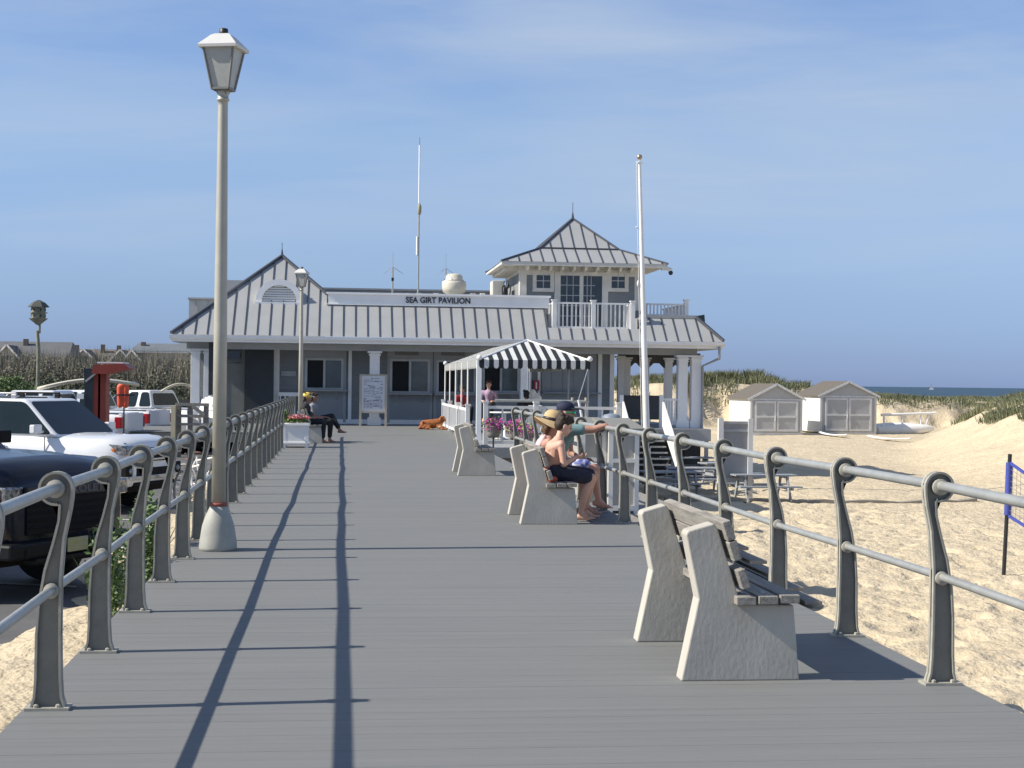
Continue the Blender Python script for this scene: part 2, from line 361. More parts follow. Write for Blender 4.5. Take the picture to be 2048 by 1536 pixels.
# ================================================================ railings
# outline of the goose-neck post in the XZ plane; +x is towards the walkway
inner = [(.08, 0), (.078, .02), (.066, .06), (.06, .15), (.056, .35), (.056, .6), (.07, .8), (.096, .93), (.104, .985), (.106, 1.03)]
outer = [(.040, .955), (.036, .88), (.012, .78), (-.025, .65), (-.05, .5), (-.06, .35), (-.062, .15), (-.067, .06), (-.078, .02), (-.08, 0)]
cx_, cz_, cr_ = .026, 1.03, .08
arc = [(cx_ + cr_ * math.cos(t), cz_ + cr_ * math.sin(t)) for t in [R(a) for a in range(0, 271, 15)]]
hook = [(cx_ + .015, cz_ - cr_ + .0), (.040, .97)]
prof = inner + arc[1:] + hook + outer[0:]
def densify(p): return p
railing = {}
def railing_side(sgn, x0, y0, n, sp, label, cont=.9):
    t = thing('boardwalk_railing', label, 'railing', (x0, y0, 0), 0)
    pr = [(x * -sgn, z) for x, z in prof]                    # sgn -1: left side (inner = +x)
    m = MB(); m.prism(pr, -.007, .007)
    # raised flange that follows the outline
    pr2 = pr; nrm = len(pr2)
    cxm = sum(p[0] for p in pr2) / nrm
    ins = []
    for i_ in range(nrm):
        a = Vector(pr2[i_ - 1]); b = Vector(pr2[i_]); c = Vector(pr2[(i_ + 1) % nrm])
        d = ((b - a).normalized() + (c - b).normalized()); d = d.normalized() if d.length > 1e-6 else (c - b).normalized()
        nn_ = Vector((d.y, -d.x)) * (1 if sgn > 0 else -1)
        ins.append((b[0] + nn_.x * -.011 * (-1), b[1] + nn_.y * .011))
    area = sum(pr2[i_][0] * pr2[(i_ + 1) % nrm][1] - pr2[(i_ + 1) % nrm][0] * pr2[i_][1] for i_ in range(nrm))
    ins = []
    s_ = 1 if area > 0 else -1
    for i_ in range(nrm):
        a = Vector(pr2[i_ - 1]); b = Vector(pr2[i_]); c = Vector(pr2[(i_ + 1) % nrm])
        e = (c - a).normalized(); ins.append((b.x - e.y * .011 * s_, b.y + e.x * .011 * s_))
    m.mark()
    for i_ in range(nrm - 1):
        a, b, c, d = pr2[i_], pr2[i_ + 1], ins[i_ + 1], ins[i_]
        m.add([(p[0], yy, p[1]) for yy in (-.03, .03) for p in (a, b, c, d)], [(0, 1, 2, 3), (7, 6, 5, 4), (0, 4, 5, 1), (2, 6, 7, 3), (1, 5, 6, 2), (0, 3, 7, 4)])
    m.box(-.1, .1, -.055, .055, 0, .014)
    for bx in (-.05, .05):
        for by in (-.036, .036): m.lathe([(.012, 0), (.012, .012), (.005, .016)], (bx, by, .014), 6, False)
    xr = cx_ * -sgn; xl = .012 * -sgn
    for yy in (-.032, .032):
        M = Matrix.Translation((xr, yy, cz_)) @ Matrix.Rotation(math.pi / 2, 4, 'X')
        m.lathe([(.043, -.012), (.043, .012)], (0, 0, 0), 14, True, M)
        M = Matrix.Translation((xl, yy, .555)) @ Matrix.Rotation(math.pi / 2, 4, 'X')
        m.lathe([(.036, -.01), (.036, .01)], (0, 0, 0), 14, True, M)
    p = m.build('railing_post', [post_paint, mat('post_rim_lit', (.36, .345, .29), .5, 0, .2, 12)], t, world=False, bevel=.003, seg=1)  # flange paler than web: lit and worn edges painted into the colour
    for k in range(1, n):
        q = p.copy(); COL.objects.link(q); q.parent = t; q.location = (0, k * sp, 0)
    wob = [(random.uniform(-.006, .006), random.uniform(-.009, .009)) for _ in range(n)]
    a = MB(); a.tube([(xr, -cont, cz_)] + [(xr + wx_, k * sp, cz_ + wz_) for k, (wx_, wz_) in enumerate(wob)] + [(xr, (n - 1) * sp + .05, cz_)], .0265, 14); a.build('top_rail', metal_gal, t, world=False)
    a = MB(); a.tube([(xl, -cont, .555)] + [(xl + wx_, k * sp, .555 + wz_) for k, (wx_, wz_) in enumerate(wob)] + [(xl, (n - 1) * sp + .05, .555)], .0215, 12); a.build('lower_rail', metal_gal, t, world=False)
    return t
railing_side(-1, -1.345, -.2, 29, 1.515, 'grey goose-neck post and pipe railing between the boardwalk and the parked cars', 2.6)
railing_side(1, 3.125, -1.328, 20, 1.512, 'grey goose-neck post and pipe railing along the beach side of the boardwalk', 1.5)
for k in range(-1, 12):
    if k: copy_tree(p0, (0, k * 3.4, 0))

# ================================================================ street lamps
def street_lamp(loc, label, full=True):
    t = thing('street_lamp', label, 'street lamp', loc, 0, 'lamps on the left edge of the boardwalk')
    b = MB(); b.lathe([(.168, 0), (.17, .03), (.166, .09), (.158, .13), (.156, .15), (.145, .22), (.12, .3), (.092, .36), (.074, .4)], seg=28); b.build('base', mat('lamp_base', (.36, .36, .32), .6, 0, .12, 6, .001, 50), t, world=False)
    b = MB(); b.lathe([(.076, .4), (.076, .425), (.066, .43)], seg=24); b.build('base_ring', mat('rusty_ring', (.3, .08, .06), .7, 0, .4, 20), t, world=False)
    b = MB(); b.lathe([(.063, .42), (.06, 2), (.044, 4.02), (.044, 4.06), (.056, 4.065), (.056, 4.085), (.048, 4.09), (.05, 4.12), (.07, 4.17)], seg=24); b.build('pole', lampm, t, world=False)
    # lantern: square, tapered, turned a little
    h = thing('lantern', None, None); h.parent = t; h.rotation_euler = (0, 0, R(-16)); h.location = (0, 0, 4.25)
    def sq(r, z): return [(sx * r, sy * r, z) for sx, sy in ((-1, -1), (1, -1), (1, 1), (-1, 1))]
    g_ = MB(); g_.add(sq(.085, .03) + sq(.157, .385), [(0, 1, 5, 4), (1, 2, 6, 5), (2, 3, 7, 6), (3, 0, 4, 7), (3, 2, 1, 0), (4, 5, 6, 7)])
    gm = mat('lantern_glass', (.42, .43, .4), .35, 0, .1, 8, spec=.5); 
    fr = MB()
    lo, hi = sq(.09, .02), sq(.163, .39)
    for k in range(4): fr.bar(lo[k], hi[k], .018); fr.bar(lo[k], lo[(k + 1) % 4], .02); fr.bar(hi[k], hi[(k + 1) % 4], .02)
    fr.lathe([(.045, -.05), (.075, -.01), (.09, .02)], seg=4, rot=math.pi / 4, smooth=False)
    rf = MB(); rf.add(sq(.2, .375) + sq(.205, .4) + sq(.1, .5) + sq(.07, .515), [tuple(i + 4 * k for i in q) for k in range(3) for q in ((0, 1, 5, 4), (1, 2, 6, 5), (2, 3, 7, 6), (3, 0, 4, 7))] + [(3, 2, 1, 0), (12, 13, 14, 15)])
    cp = MB(); cp.lathe([(.045, .51), (.047, .52), (.043, .565), (.036, .57)], seg=16)
    for mb_, nm, mm in ((g_, 'lantern_glass', gm), (fr, 'lantern_frame', mat('lamp_frame', (.2, .2, .19), .5, .2, .1, 5)), (rf, 'lantern_roof', mat('lamp_roof', (.6, .6, .57), .5, 0, .05, 5)), (cp, 'light_sensor', black)):
        o = mb_.build(nm, mm, None, bevel=0); o.data.transform(Matrix.Translation((0, 0, 4.15)) @ Matrix.Rotation(R(-16), 4, 'Z') @ Matrix.Diagonal((.88, .88, 1.0, 1))); o.parent = t
    bpy.data.objects.remove(h)
    return t
l1 = street_lamp((-1.1, 14.14, 0), 'tall street lamp in the left foreground with a lantern head on a cream pole')
l2 = copy_tree(l1, (at(601, 800, 43.6).x, 43.6, 0), label='smaller looking far street lamp standing in front of the pavilion gable')

# ================================================================ benches
def make_bench(loc, label, flip=False, grp='concrete ended benches along the boardwalk'):
    t = thing('park_bench', label, 'bench', loc, math.pi if flip else 0, grp)
    prof_ = [(0, 0), (.635, 0), (.6, .395), (.315, .4), (.185, .80), (.165, .825), (.03, .785), (.018, .765), (.088, .43)]
    for y0 in (0, 1.21):
        m = MB(); m.prism(prof_, y0, y0 + .13); m.build('end_support', concrete, t, world=False, bevel=.008)
    for i_, (x0, z0) in enumerate(((.33, .425), (.445, .43), (.56, .435))):
        m = MB(); dy = random.uniform(-.02, .02)
        m.box(x0 - .052, x0 + .052, -.07 + dy, 1.42 + dy, z0 - .022, z0 + .022); m.build('seat_slat', oldwood, t, world=False, bevel=.005)
    e = Vector((-.13, 0, .40)).normalized()
    for i_, d in enumerate((.12, .275, .385)):
        c = Vector((.335, 0, .42)) + e * d; M = Matrix.Translation(c) @ Matrix.Rotation(-math.atan2(.13, .40), 4, 'Y')
        m = MB(); m.box(-.005, .04, -.06, 1.41, -.052 , .052, M); m.build('back_slat', oldwood, t, world=False, bevel=.005)
    m = MB()
    for y0 in (.065, 1.275):
        for d in (.12, .275, .385):
            c = Vector((.375, y0, .42)) + e * d; m.ell(c, .014, 8, 5)
        for x0 in (.33, .445, .56): m.ell((x0, y0, .452), (.014, .014, .006), 8, 5)
    m.build('bolts', metal_gal, t, world=False)
    return t
be = make_bench((1.775, 7.88, 0), 'empty weathered bench nearest the camera on the right')
copy_tree(be, (1.95, 16.68, 0), label='bench carrying the seated bathers, middle one of the row on the right')
copy_tree(be, (1.91, 25.3, 0), label='empty bench on the right beyond the seated bathers')
copy_tree(be, (-1.1, 38.0, 0), rz=0, label='bench behind the white flower planter with two dark clothed people on it')
# ================================================================ pavilion (facade along X)
YE, YF, YW = 52.75, 54.2, 55.3          # eave line, fascia board, front wall
ZE, SL = 3.04, .8
PV = thing('pavilion', 'grey standing seam roofed beach pavilion with a small lookout tower and service windows', 'pavilion', (4, 56, 0))
def sib(mb, name, m, parent=PV, **k): return mb.build(name, m, parent, **k)
siding = mat('clapboard_wall', (.22, .235, .24), .7, 0, .05, 2)
_N, _L, _b = nodes(siding); _t = _N.new('ShaderNodeTexCoord'); _s = _N.new('ShaderNodeSeparateXYZ'); _L.new(_t.outputs['Object'], _s.inputs[0])
_m = _N.new('ShaderNodeMath'); _m.operation = 'MULTIPLY'; _m.inputs[1].default_value = 7.5; _L.new(_s.outputs[2], _m.inputs[0])
_f = _N.new('ShaderNodeMath'); _f.operation = 'FRACT'; _L.new(_m.outputs[0], _f.inputs[0])
_p = _N.new('ShaderNodeBump'); _p.inputs['Distance'].default_value = .025; _p.invert = True; _L.new(_f.outputs[0], _p.inputs['Height']); _L.new(_p.outputs[0], _b.inputs['Normal'])

def on_roof(px, py):                       # point of the front roof plane seen at a pixel
    d = _ray(px, py); t = (ZE - SL * YE - EYE) / (d.z - SL * d.y); return Vector((d.x * t, d.y * t, EYE + d.z * t))
eL = Vector((at(342, 668, YE).x, YE, ZE)); eR = Vector((at(1447, 690, YE).x, YE, ZE))
ap = on_roof(564, 514); gR = on_roof(654, 590)
def rz_(t): return ZE + SL * t
ZF0 = rz_(YF - YE)                          # height of the fascia foot
xfL = gR.x; xfR = at(1098, 610, YF).x; TR_ = 1.08; YR = YE + TR_; ZR = rz_(TR_); xhR = at(1392, 636, YR).x
BY0, YT = 53.45, 55.1; bA, bB = at(1104, 660, BY0).x, at(1270, 660, BY0).x; YN = BY0 - .16; ZN = rz_(YN - YE); zbal = at(1187, 661, BY0).z
roof = MB()
nA, nB = bA - .16, bB + .16
roof.add([eL, (nA, YE, ZE), (nA, YF, ZF0), (xfL, YF, ZF0), gR, ap], [(0, 1, 2, 3, 4, 5)])
roof.add([(nA, YE, ZE), (nB, YE, ZE), (nB, YN, ZN), (nA, YN, ZN)], [(0, 1, 2, 3)])
roof.add([(nB, YE, ZE), eR, (xhR, YR, ZR), (nB, YR, ZR)], [(0, 1, 2, 3)])
roof.add([(nA, YN, ZN), (nA, YF, ZF0), (nA, YF, zbal - .1), (nA, YN, zbal - .1)], [(0, 1, 2, 3)])
roof.box(nA - .1, nA, YF, YT + .5, 3.2, ZF0 - .02); roof.box(nB, nB + .1, YR, YT + .5, 3.2, ZR - .02)
bk = 8.5
apb = Vector((ap.x, ap.y + 3.2, ap.z)); gRb = Vector((gR.x, ap.y + 4.5, gR.z))
roof.add([eL, ap, apb, (eL.x, ap.y + 6.5, ZE)], [(0, 1, 2, 3)])
roof.add([ap, gR, gRb, apb], [(0, 1, 2, 3)])
roof.add([eR, (eR.x, YE + bk, ZE), (xhR, YE + bk - 1.6, ZR), (xhR, YR, ZR)], [(0, 1, 2, 3)])
roof.add([apb, (gR.x, ap.y + 6.5, ZE), (eL.x, ap.y + 6.5, ZE)], [(0, 1, 2)])
# flat roof behind the fascia and behind the right slope
roof.box(xfL, nA - .1, YF + .02, YE + bk - 1.6, ZF0 - .1, ZF0 - .03); roof.box(nB + .1, xhR, YR + .02, YE + bk - 1.6, ZR - .1, ZR - .03); roof.box(nB + .1, xhR + .05, YR - .05, YR + .12, ZR - .02, ZR + .1)
roof.mark(); sm_ = roof
x = eL.x + .36
while x < eR.x - .1:
    # top limit of the rib at this x
    if x < ap.x: k = (x - eL.x) / (ap.x - eL.x) * (ap.y - YE)
    elif x < gR.x: k = (ap.y - YE) + (x - ap.x) / (gR.x - ap.x) * (gR.y - ap.y)
    elif x < nA: k = YF - YE
    elif x < nB: k = YN - YE
    elif x < xhR: k = TR_
    else: k = (eR.x - x) / (eR.x - xhR) * TR_
    k -= .03
    if k > .1: sm_.bar((x, YE + .01, rz_(0) + .018), (x, YE + k, rz_(k) + .018), .026, .05)
    x += .415
for a, b in ((eL, ap), (ap, gR), (Vector((xhR, YR, ZR)), eR), (ap, apb)):
    sm_.bar(Vector(a) + Vector((0, 0, .05)), Vector(b) + Vector((0, 0, .05)), .1, .09)
sib(roof, 'roof', [roofm, seamm])
# eave: gutter and soffit
gt = MB(); gt.prism([(0, 0), (0, .15), (-.13, .15), (-.11, .05), (-.05, 0)], 0, eR.x - eL.x + .1, Matrix.Translation((eL.x - .05, YE, ZE - .17)) @ Matrix.Rotation(-math.pi / 2, 4, 'Z') @ Matrix.Scale(-1, 4, (1, 0, 0)))
gt.box(eL.x, eR.x, YE + .003, YE + .04, ZE - .24, ZE - .01)
sib(gt, 'gutter', fascia)
sf = MB(); sf.box(eL.x + .03, eR.x - .03, YE + .05, 55.6, ZE - .25, ZE - .19); sf.box(eR.x - 1.2, eR.x - .03, 55.6, YE + bk, ZE - .25, ZE - .19)
sf.box(-5.3, eR.x - .75, 53.55, 53.8, ZE - .46, ZE - .252)
sib(sf, 'soffit', greytrim)
dp = MB()
q = at(1440, 700, YE); q2 = at(1438, 717, YE); q3 = at(1405, 732, YE + .6)
dp.tube([(q.x - .03, YE - .05, ZE - .15), (q.x - .03, YE - .05, q2.z), (q3.x, YE + .6, q3.z), (q3.x, YE + .6, -.3)], .05, 8)
sib(dp, 'downspout', greytrim)
# fascia board with the name
fb = MB(); fb.box(xfL + .05, xfR, YF - .06, YF + .06, ZF0 + .02, ZF0 + .36); fb.box(xfL - .02, xfR + .05, YF - .12, YF + .1, ZF0 + .36, ZF0 + .43); fb.box(xfL - .02, xfR + .02, YF - .09, YF + .06, ZF0 - .01, ZF0 + .03)
sib(fb, 'name_fascia', fascia)
q0, q1 = at(812, 601, YF - .08), at(941, 601, YF - .08)
tx = text_mesh('SEA GIRT PAVILION', 'name_lettering', mat('sign_letter', (.03, .035, .05), .5), .29, .015, Matrix.Translation(((q0.x + q1.x) / 2, YF - .075, ZF0 + .19)) @ FACE, PV, off=.006, sx=.86)
# serifs on the letters: thin feet and heads are added by a second, thinner line of strokes
mxx = [v.co.x for v in tx.data.vertices]; wpx = max(mxx) - min(mxx); sc = (q1.x - q0.x) / wpx
cxm = (max(mxx) + min(mxx)) / 2
for v in tx.data.vertices: v.co.x = cxm + (v.co.x - cxm) * sc
# half round louvre vent in the gable
vp = on_roof(569, 600); vy = vp.y - .18
ve = MB(); rad = 1.03
a0 = at(514, 603, vy); a1 = at(602, 603, vy); rad = (a1.x - a0.x) / 2 + .05; vc = Vector(((a0.x + a1.x) / 2, vy, a0.z))
def halfring(mb, r0, r1, y0, y1, c, n=20, zs=1):
    for k in range(n):
        t0, t1 = math.pi * k / n, math.pi * (k + 1) / n
        P = [(c.x + r * math.cos(t), yy, c.z + r * math.sin(t) * zs) for yy in (y0, y1) for r, t in ((r0, t0), (r1, t0), (r1, t1), (r0, t1))]
        mb.add(P, [(0, 1, 2, 3), (7, 6, 5, 4), (1, 5, 6, 2), (0, 3, 7, 4)])
halfring(ve, rad * .74, rad, vy, vy + 1.1, vc, zs=.98)
ve.box(vc.x - rad * 1.02, vc.x + rad * 1.02, vy - .03, vy + .5, vc.z - .12, vc.z)
vent = sib(ve, 'gable_vent', fascia)
lv = MB(); r_ = rad * .74
for k in range(7):
    z = vc.z + .03 + k * r_ * .97 / 7; hw = math.sqrt(max(.0, r_ ** 2 - (z - vc.z + .04) ** 2))
    lv.bar((vc.x - hw, vy + .12, z + .03), (vc.x + hw, vy + .12, z + .03), .025, .062, (0, .45, .9))
lo_ = lv.build('louvre', white, None); lo_.data.transform(world_of(PV).inverted()); lo_.parent = vent; 
lb = MB(); lb.box(vc.x - r_, vc.x + r_, vy + .2, vy + .25, vc.z, vc.z + r_ * .97)
o = lb.build('vent_backing', black, None); o.data.transform(world_of(PV).inverted()); o.parent = vent
# finials
fn = MB(); fn.tube([(ap.x, ap.y, ap.z + .05), (ap.x, ap.y, ap.z + .28)], [.05, .02], 8); fn.tube([(ap.x, ap.y, ap.z + .2), (ap.x, ap.y, ap.z + .52)], .012, 6); sib(fn, 'finial', seamm)
# rear roofs seen above
rr = MB()
a = at(378, 598, 59.5); b = at(440, 598, 59.5); z0_ = at(378, 640, 59.5).z
rr.box(a.x, b.x + 1.5, 59.5, 63, z0_ - .5, a.z - .02); rr.box(a.x - .04, b.x + 1.5, 59.4, 63, a.z - .01, a.z + .06)
for k in range(4): rr.box(a.x + .3 + k * .45, a.x + .33 + k * .45, 59.44, 59.5, z0_ - .4, a.z - .02)
a = at(452, 560, 61.5); b = at(640, 577, 61.5); c = at(985, 580, 61.5)
rr.box(a.x, a.x + 1.2, 61.5, 63, 4, a.z)
rr.box(b.x, c.x + 1, 61.5, 63.5, ZF0 - .1, b.z - .04); rr.box(b.x - .05, c.x + 1, 61.42, 63.5, b.z - .035, b.z + .04)
for k in range(16): rr.box(b.x + .3 + k * .46, b.x + .33 + k * .46, 61.45, 61.5, ZF0 - .1, b.z - .04)
sib(rr, 'rear_roof', roofm)
for px in (690, 725, 762, 800, 815, 838, 872, 908, 946, 965):
    p = at(px, 588, 57.5); rv = MB(); rv.box(p.x - .09, p.x + .09, 57.4, 57.6, ZF0 - .02, p.z + .03); sib(rv, 'roof_vent', white)

# ---- walls of the ground floor
X0 = -5.2; XR = at(1228, 760, YW).x
wl = MB()
wl.box(X0 + .1, XR, YW, YW + .2, -.02, ZE - .26); wl.box(X0 + .1, X0 + .3, YW + .2, 62, -.02, ZE - .26); wl.box(XR - .2, XR, YW + .2, 62, -.02, ZE - .26)
sib(wl, 'wall', siding)
fl = MB(); fl.box(-5.6, eR.x - .5, 52.45, 62.5, -.3, -.006); sib(fl, 'porch_floor', mat('porch_board', (.3, .31, .32), .8, 0, .1, 3, .002, 20))
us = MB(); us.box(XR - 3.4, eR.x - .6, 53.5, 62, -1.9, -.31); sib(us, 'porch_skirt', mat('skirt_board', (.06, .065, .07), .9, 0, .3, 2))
ap_ = MB(); ap_.box(at(1345, 870, 52.43).x, eR.x - .5, 52.38, 52.44, -.42, -.02)
for px in (1352, 1412): 
    p = at(px, 900, 52.6); ap_.box(p.x - .06, p.x + .06, 52.5, 52.62, -1.8, -.3)
sib(ap_, 'porch_edge', greytrim)
# posts along the porch
def column(px, Y=53.65, w=.34, name='column', base=True, m=fascia):
    p = at(px, 760, Y); c = MB()
    c.box(p.x - w / 2, p.x + w / 2, Y - w / 2, Y + w / 2, -.005 + (.29 if base else 0), ZE - .46)
    if base:
        c.box(p.x - w / 2 - .06, p.x + w / 2 + .06, Y - w / 2 - .06, Y + w / 2 + .06, 0, .26); c.box(p.x - w / 2 - .03, p.x + w / 2 + .03, Y - w / 2 - .03, Y + w / 2 + .03, .26, .29)
    c.box(p.x - w / 2 - .035, p.x + w / 2 + .035, Y - w / 2 - .035, Y + w / 2 + .035, ZE - .62, ZE - .56)
    c.box(p.x - w / 2 - .08, p.x + w / 2 + .08, Y - w / 2 - .05, Y + w / 2 + .05, ZE - .53, ZE - .462)
    return c.build(name, m, PV, bevel=.006, seg=1)
for px in (391, 417): column(px, w=.3, base=False, m=white)
column(749); column(1050); column(1364); column(1391)
for px in (1252, 1336): column(px, 59.5, .3)
column(1290, 59.5, .28); column(1366, 59.5, .3); column(1240, 56.5, .2, base=False)
ar = MB()                                      # dark rear lintel and corner braces
xl_, xr_ = at(1236, 700, 59.5).x, at(1400, 700, 59.5).x
ar.box(xl_, xr_, 59.42, 59.58, 2.36, ZE - .27)
for px in (1252, 1290, 1336, 1366):
    p = at(px, 700, 59.5).x
    for s in (-1, 1): ar.add([(p + s * .14, 59.44, 2.36), (p + s * .34, 59.44, 2.36), (p + s * .14, 59.44, 2.16), (p + s * .14, 59.56, 2.36), (p + s * .34, 59.56, 2.36), (p + s * .14, 59.56, 2.16)], [(0, 1, 2), (3, 5, 4), (1, 4, 5, 2), (0, 2, 5, 3), (0, 3, 4, 1)])
sib(ar, 'porch_lintel', mat('dark_lintel', (.1, .09, .09), .7))
rb = MB(); a = at(1247, 793, 59.3).x; b = at(1320, 793, 59.3).x
rb.box(a, b, 59.28, 59.33, .15, at(1290, 793, 59.3).z); rb.box(a - .03, b, 59.22, 59.4, at(1290, 793, 59.3).z, at(1290, 791, 59.3).z)
sib(rb, 'rear_panel', mat('dark_panel', (.12, .13, .14), .7))
pr_ = MB(); a = at(1327, 800, 53.6); b = at(1357, 800, 53.6)
pr_.box(a.x, b.x, 53.57, 53.66, a.z - .02, a.z + .06); pr_.box(a.x, b.x, 53.58, 53.65, .1, .16)
n = 6
for k in range(n): x = a.x + (k + .7) * (b.x - a.x) / n; pr_.box(x - .025, x + .025, 53.59, 53.63, .16, a.z - .02)
for px in (1243, 1323): p = at(px, 790, 53.55); q_ = MB(); q_.box(p.x - .07, p.x + .07, 53.5, 53.62, 0, p.z); sib(q_, 'newel_post', fascia)
sib(pr_, 'porch_railing', fascia)
# stairs to the beach with solid white side panels
for px, zt in ((1246, .95), (1326, .95)):
    xx = at(px, 800, 52.4).x
    m = MB(); 
    poly = [(52.35, .93), (52.35, .1), (49.9, -1.35), (49.9, -.62)]
    m.add([(xx - .03, y, z) for y, z in poly] + [(xx + .03, y, z) for y, z in poly], [(0, 1, 2, 3), (7, 6, 5, 4), (0, 4, 5, 1), (1, 5, 6, 2), (2, 6, 7, 3), (3, 7, 4, 0)])
    m.box(xx - .05, xx + .05, 49.85, 49.95, -1.9, -.5)
    sib(m, 'stair_side', white)
stp = MB(); xa, xb = at(1248, 800, 52.4).x, at(1324, 800, 52.4).x
for k in range(9): stp.box(xa + .03, xb - .03, 52.3 - (k + 1) * .28, 52.3 - k * .28 + .02, -.19 * (k + 1) - .05, -.19 * (k + 1))
sib(stp, 'stair_treads', greytrim)

# ---- bays: service windows, doors, panels.   everything on the wall front (Y = YW - few cm)
def wrect(mb, px0, py0, px1, py1, y0=YW - .05, y1=YW + .01):
    a = at(px0, py1, y0); b = at(px1, py0, y0); mb.box(a.x, b.x, y0, y1, a.z, b.z); return a, b
def bay(px0, px1, top=700, bot=782):
    m = MB(); y0 = YW - .035
    a = at(px0, 700, y0).x; b = at(px1, 700, y0).x
    m.box(a, b, y0, YW + .005, at(px0, bot, y0).z, ZE - .262)
    return sib(m, 'service_bay', greytrim), a, b
def service(px0, px1, wtop, wbot, dark_left=True, sign=True):
    y0 = YW - .035
    a = at(px0, 700, y0).x; b = at(px1, 700, y0).x; zt = at(px0, wtop, y0).z; zb = at(px0, wbot, y0).z
    fr = MB(); t = .1
    fr.box(a, b, y0, YW + .005, 2.72, ZE - .262)
    fr.box(a, a + t, y0, YW + .005, 0.05, 2.72); fr.box(b - t, b, y0, YW + .005, .05, 2.72)
    fr.box(a + t, b - t, y0 + .004, YW + .005, zt + .08, 2.72)
    win = sib(fr, 'service_window', greytrim)
    mid = (a + b) / 2
    f2 = MB(); 
    for xx in (a + t, mid - .04, b - t - .08): f2.box(xx, xx + .08, y0 - .02, YW + .005, zb, zt + .08)
    f2.box(a + t, b - t, y0 - .022, YW + .005, zt, zt + .081); f2.box(a + t, b - t, y0 - .022, YW + .005, zb - .06, zb)
    o = f2.build('window_frame', mat('window_frame', (.5, .52, .52), .5), None); o.data.transform(world_of(PV).inverted()); o.parent = win
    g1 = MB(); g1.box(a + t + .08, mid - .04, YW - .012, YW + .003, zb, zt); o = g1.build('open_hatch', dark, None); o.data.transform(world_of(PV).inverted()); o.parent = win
    g1 = MB(); g1.box(mid + .04, b - t - .08, YW - .02, YW + .003, zb, zt); o = g1.build('glass_pane', pane_green, None); o.data.transform(world_of(PV).inverted()); o.parent = win
    c = MB(); c.box(a - .05, b + .05, YW - .42, YW, zb - .12, zb - .065)
    for xx in (a + .35, b - .35): c.box(xx - .03, xx + .03, YW - .03, YW - .001, zb - .45, zb - .12); c.bar((xx, YW - .02, zb - .42), (xx, YW - .36, zb - .13), .03)
    o = c.build('counter_shelf', greytrim, None); o.data.transform(world_of(PV).inverted()); o.parent = win
    l = MB(); l.box(a + t, b - t, y0 + .006, YW + .005, .04, zb - .06)
    o = l.build('counter_front', counterm, None); o.data.transform(world_of(PV).inverted()); o.parent = win
    if sign:
        s_ = MB(); s_.box(mid - .55, mid + .3, y0 - .025, y0, 2.48, 2.68); o = s_.build('bay_sign', mat('bay_sign', (.2, .2, .19), .6), None); o.data.transform(world_of(PV).inverted()); o.parent = win
for a_ in ((605, 693, 720, 775, True, False), (775, 866, 722, 782), (868, 958, 724, 783), (960, 1045, 722, 781, True, False)): service(*a_)
cf = MB(); wrect(cf, 1083, 703, 1193, 784, YW - .04)
for k in range(1, 5): p = at(1083 + k * 22, 740, YW - .06).x; cf.box(p - .02, p + .02, YW - .06, YW - .038, at(1083, 784, YW).z, 2.7)
a, b = wrect(cf, 1083, 788, 1196, 850, YW - .045); cf.box(a.x, b.x + .05, YW - .35, YW, b.z, b.z + .05)
sib(cf, 'shuttered_bay', counterm)
tr = MB()
for px, ww in ((553, .2), (601, .12), (700, .12), (1200, .14), (1224, .16), (1078, .1), (1060, .1)):
    p = at(px, 760, YW - .03).x; tr.box(p - ww / 2, p + ww / 2, YW - .04, YW + .01, 0, ZE - .262)
tr.box(X0 + .1, XR, YW - .03, YW + .01, 0.0, .16)
sib(tr, 'corner_boards', fascia)
cut = MB(); wrect(cut, 489, 696, 547, 838, YW - .5, YW + .01); sib(cut, 'recess_door', mat('recess_grey', (.035, .042, .05), .7))
d1 = MB(); a, b = wrect(d1, 448, 727, 484, 838, YW - .06); d1.box(a.x - .1, a.x, YW - .08, YW, 0, 2.6); d1.box(b.x, b.x + .1, YW - .08, YW, 0, 2.6)
dd = sib(d1, 'restroom_door', mat('door_grey', (.2, .21, .2), .6))
d2 = MB(); wrect(d2, 452, 702, 480, 717, YW - .07); sib(d2, 'transom_window', glass)
pn = MB(); wrect(pn, 562, 742, 592, 752, YW - .06); sib(pn, 'door_plaque', mat('plaque', (.34, .35, .36), .6))
lr = MB(); a, b = wrect(lr, 556, 785, 604, 792, YW - .2, YW - .15)
for k in range(5): x = a.x + (k + .5) * (b.x - a.x) / 5; lr.box(x - .02, x + .02, YW - .19, YW - .16, .05, a.z)
sib(lr, 'low_railing', fascia)
fe = MB(); wrect(fe, 1067, 761, 1079, 781, YW - .2, YW - .001); fo = sib(fe, 'extinguisher_cabinet', mat('cabinet_red', (.28, .02, .03), .5))
fe2 = MB(); wrect(fe2, 1071.5, 764, 1074, 778, YW - .21, YW - .2); o = fe2.build('cabinet_pane', white, None); o.data.transform(world_of(PV).inverted()); o.parent = fo
ban = MB(); a = at(420, 790, 53.2); b = at(427, 672, 53.2); ban.box(a.x - .05, a.x + .16, 53.1, 53.2, a.z, b.z - .02); sib(ban, 'dark_signboard', mat('sign_dark', (.03, .035, .04), .6))

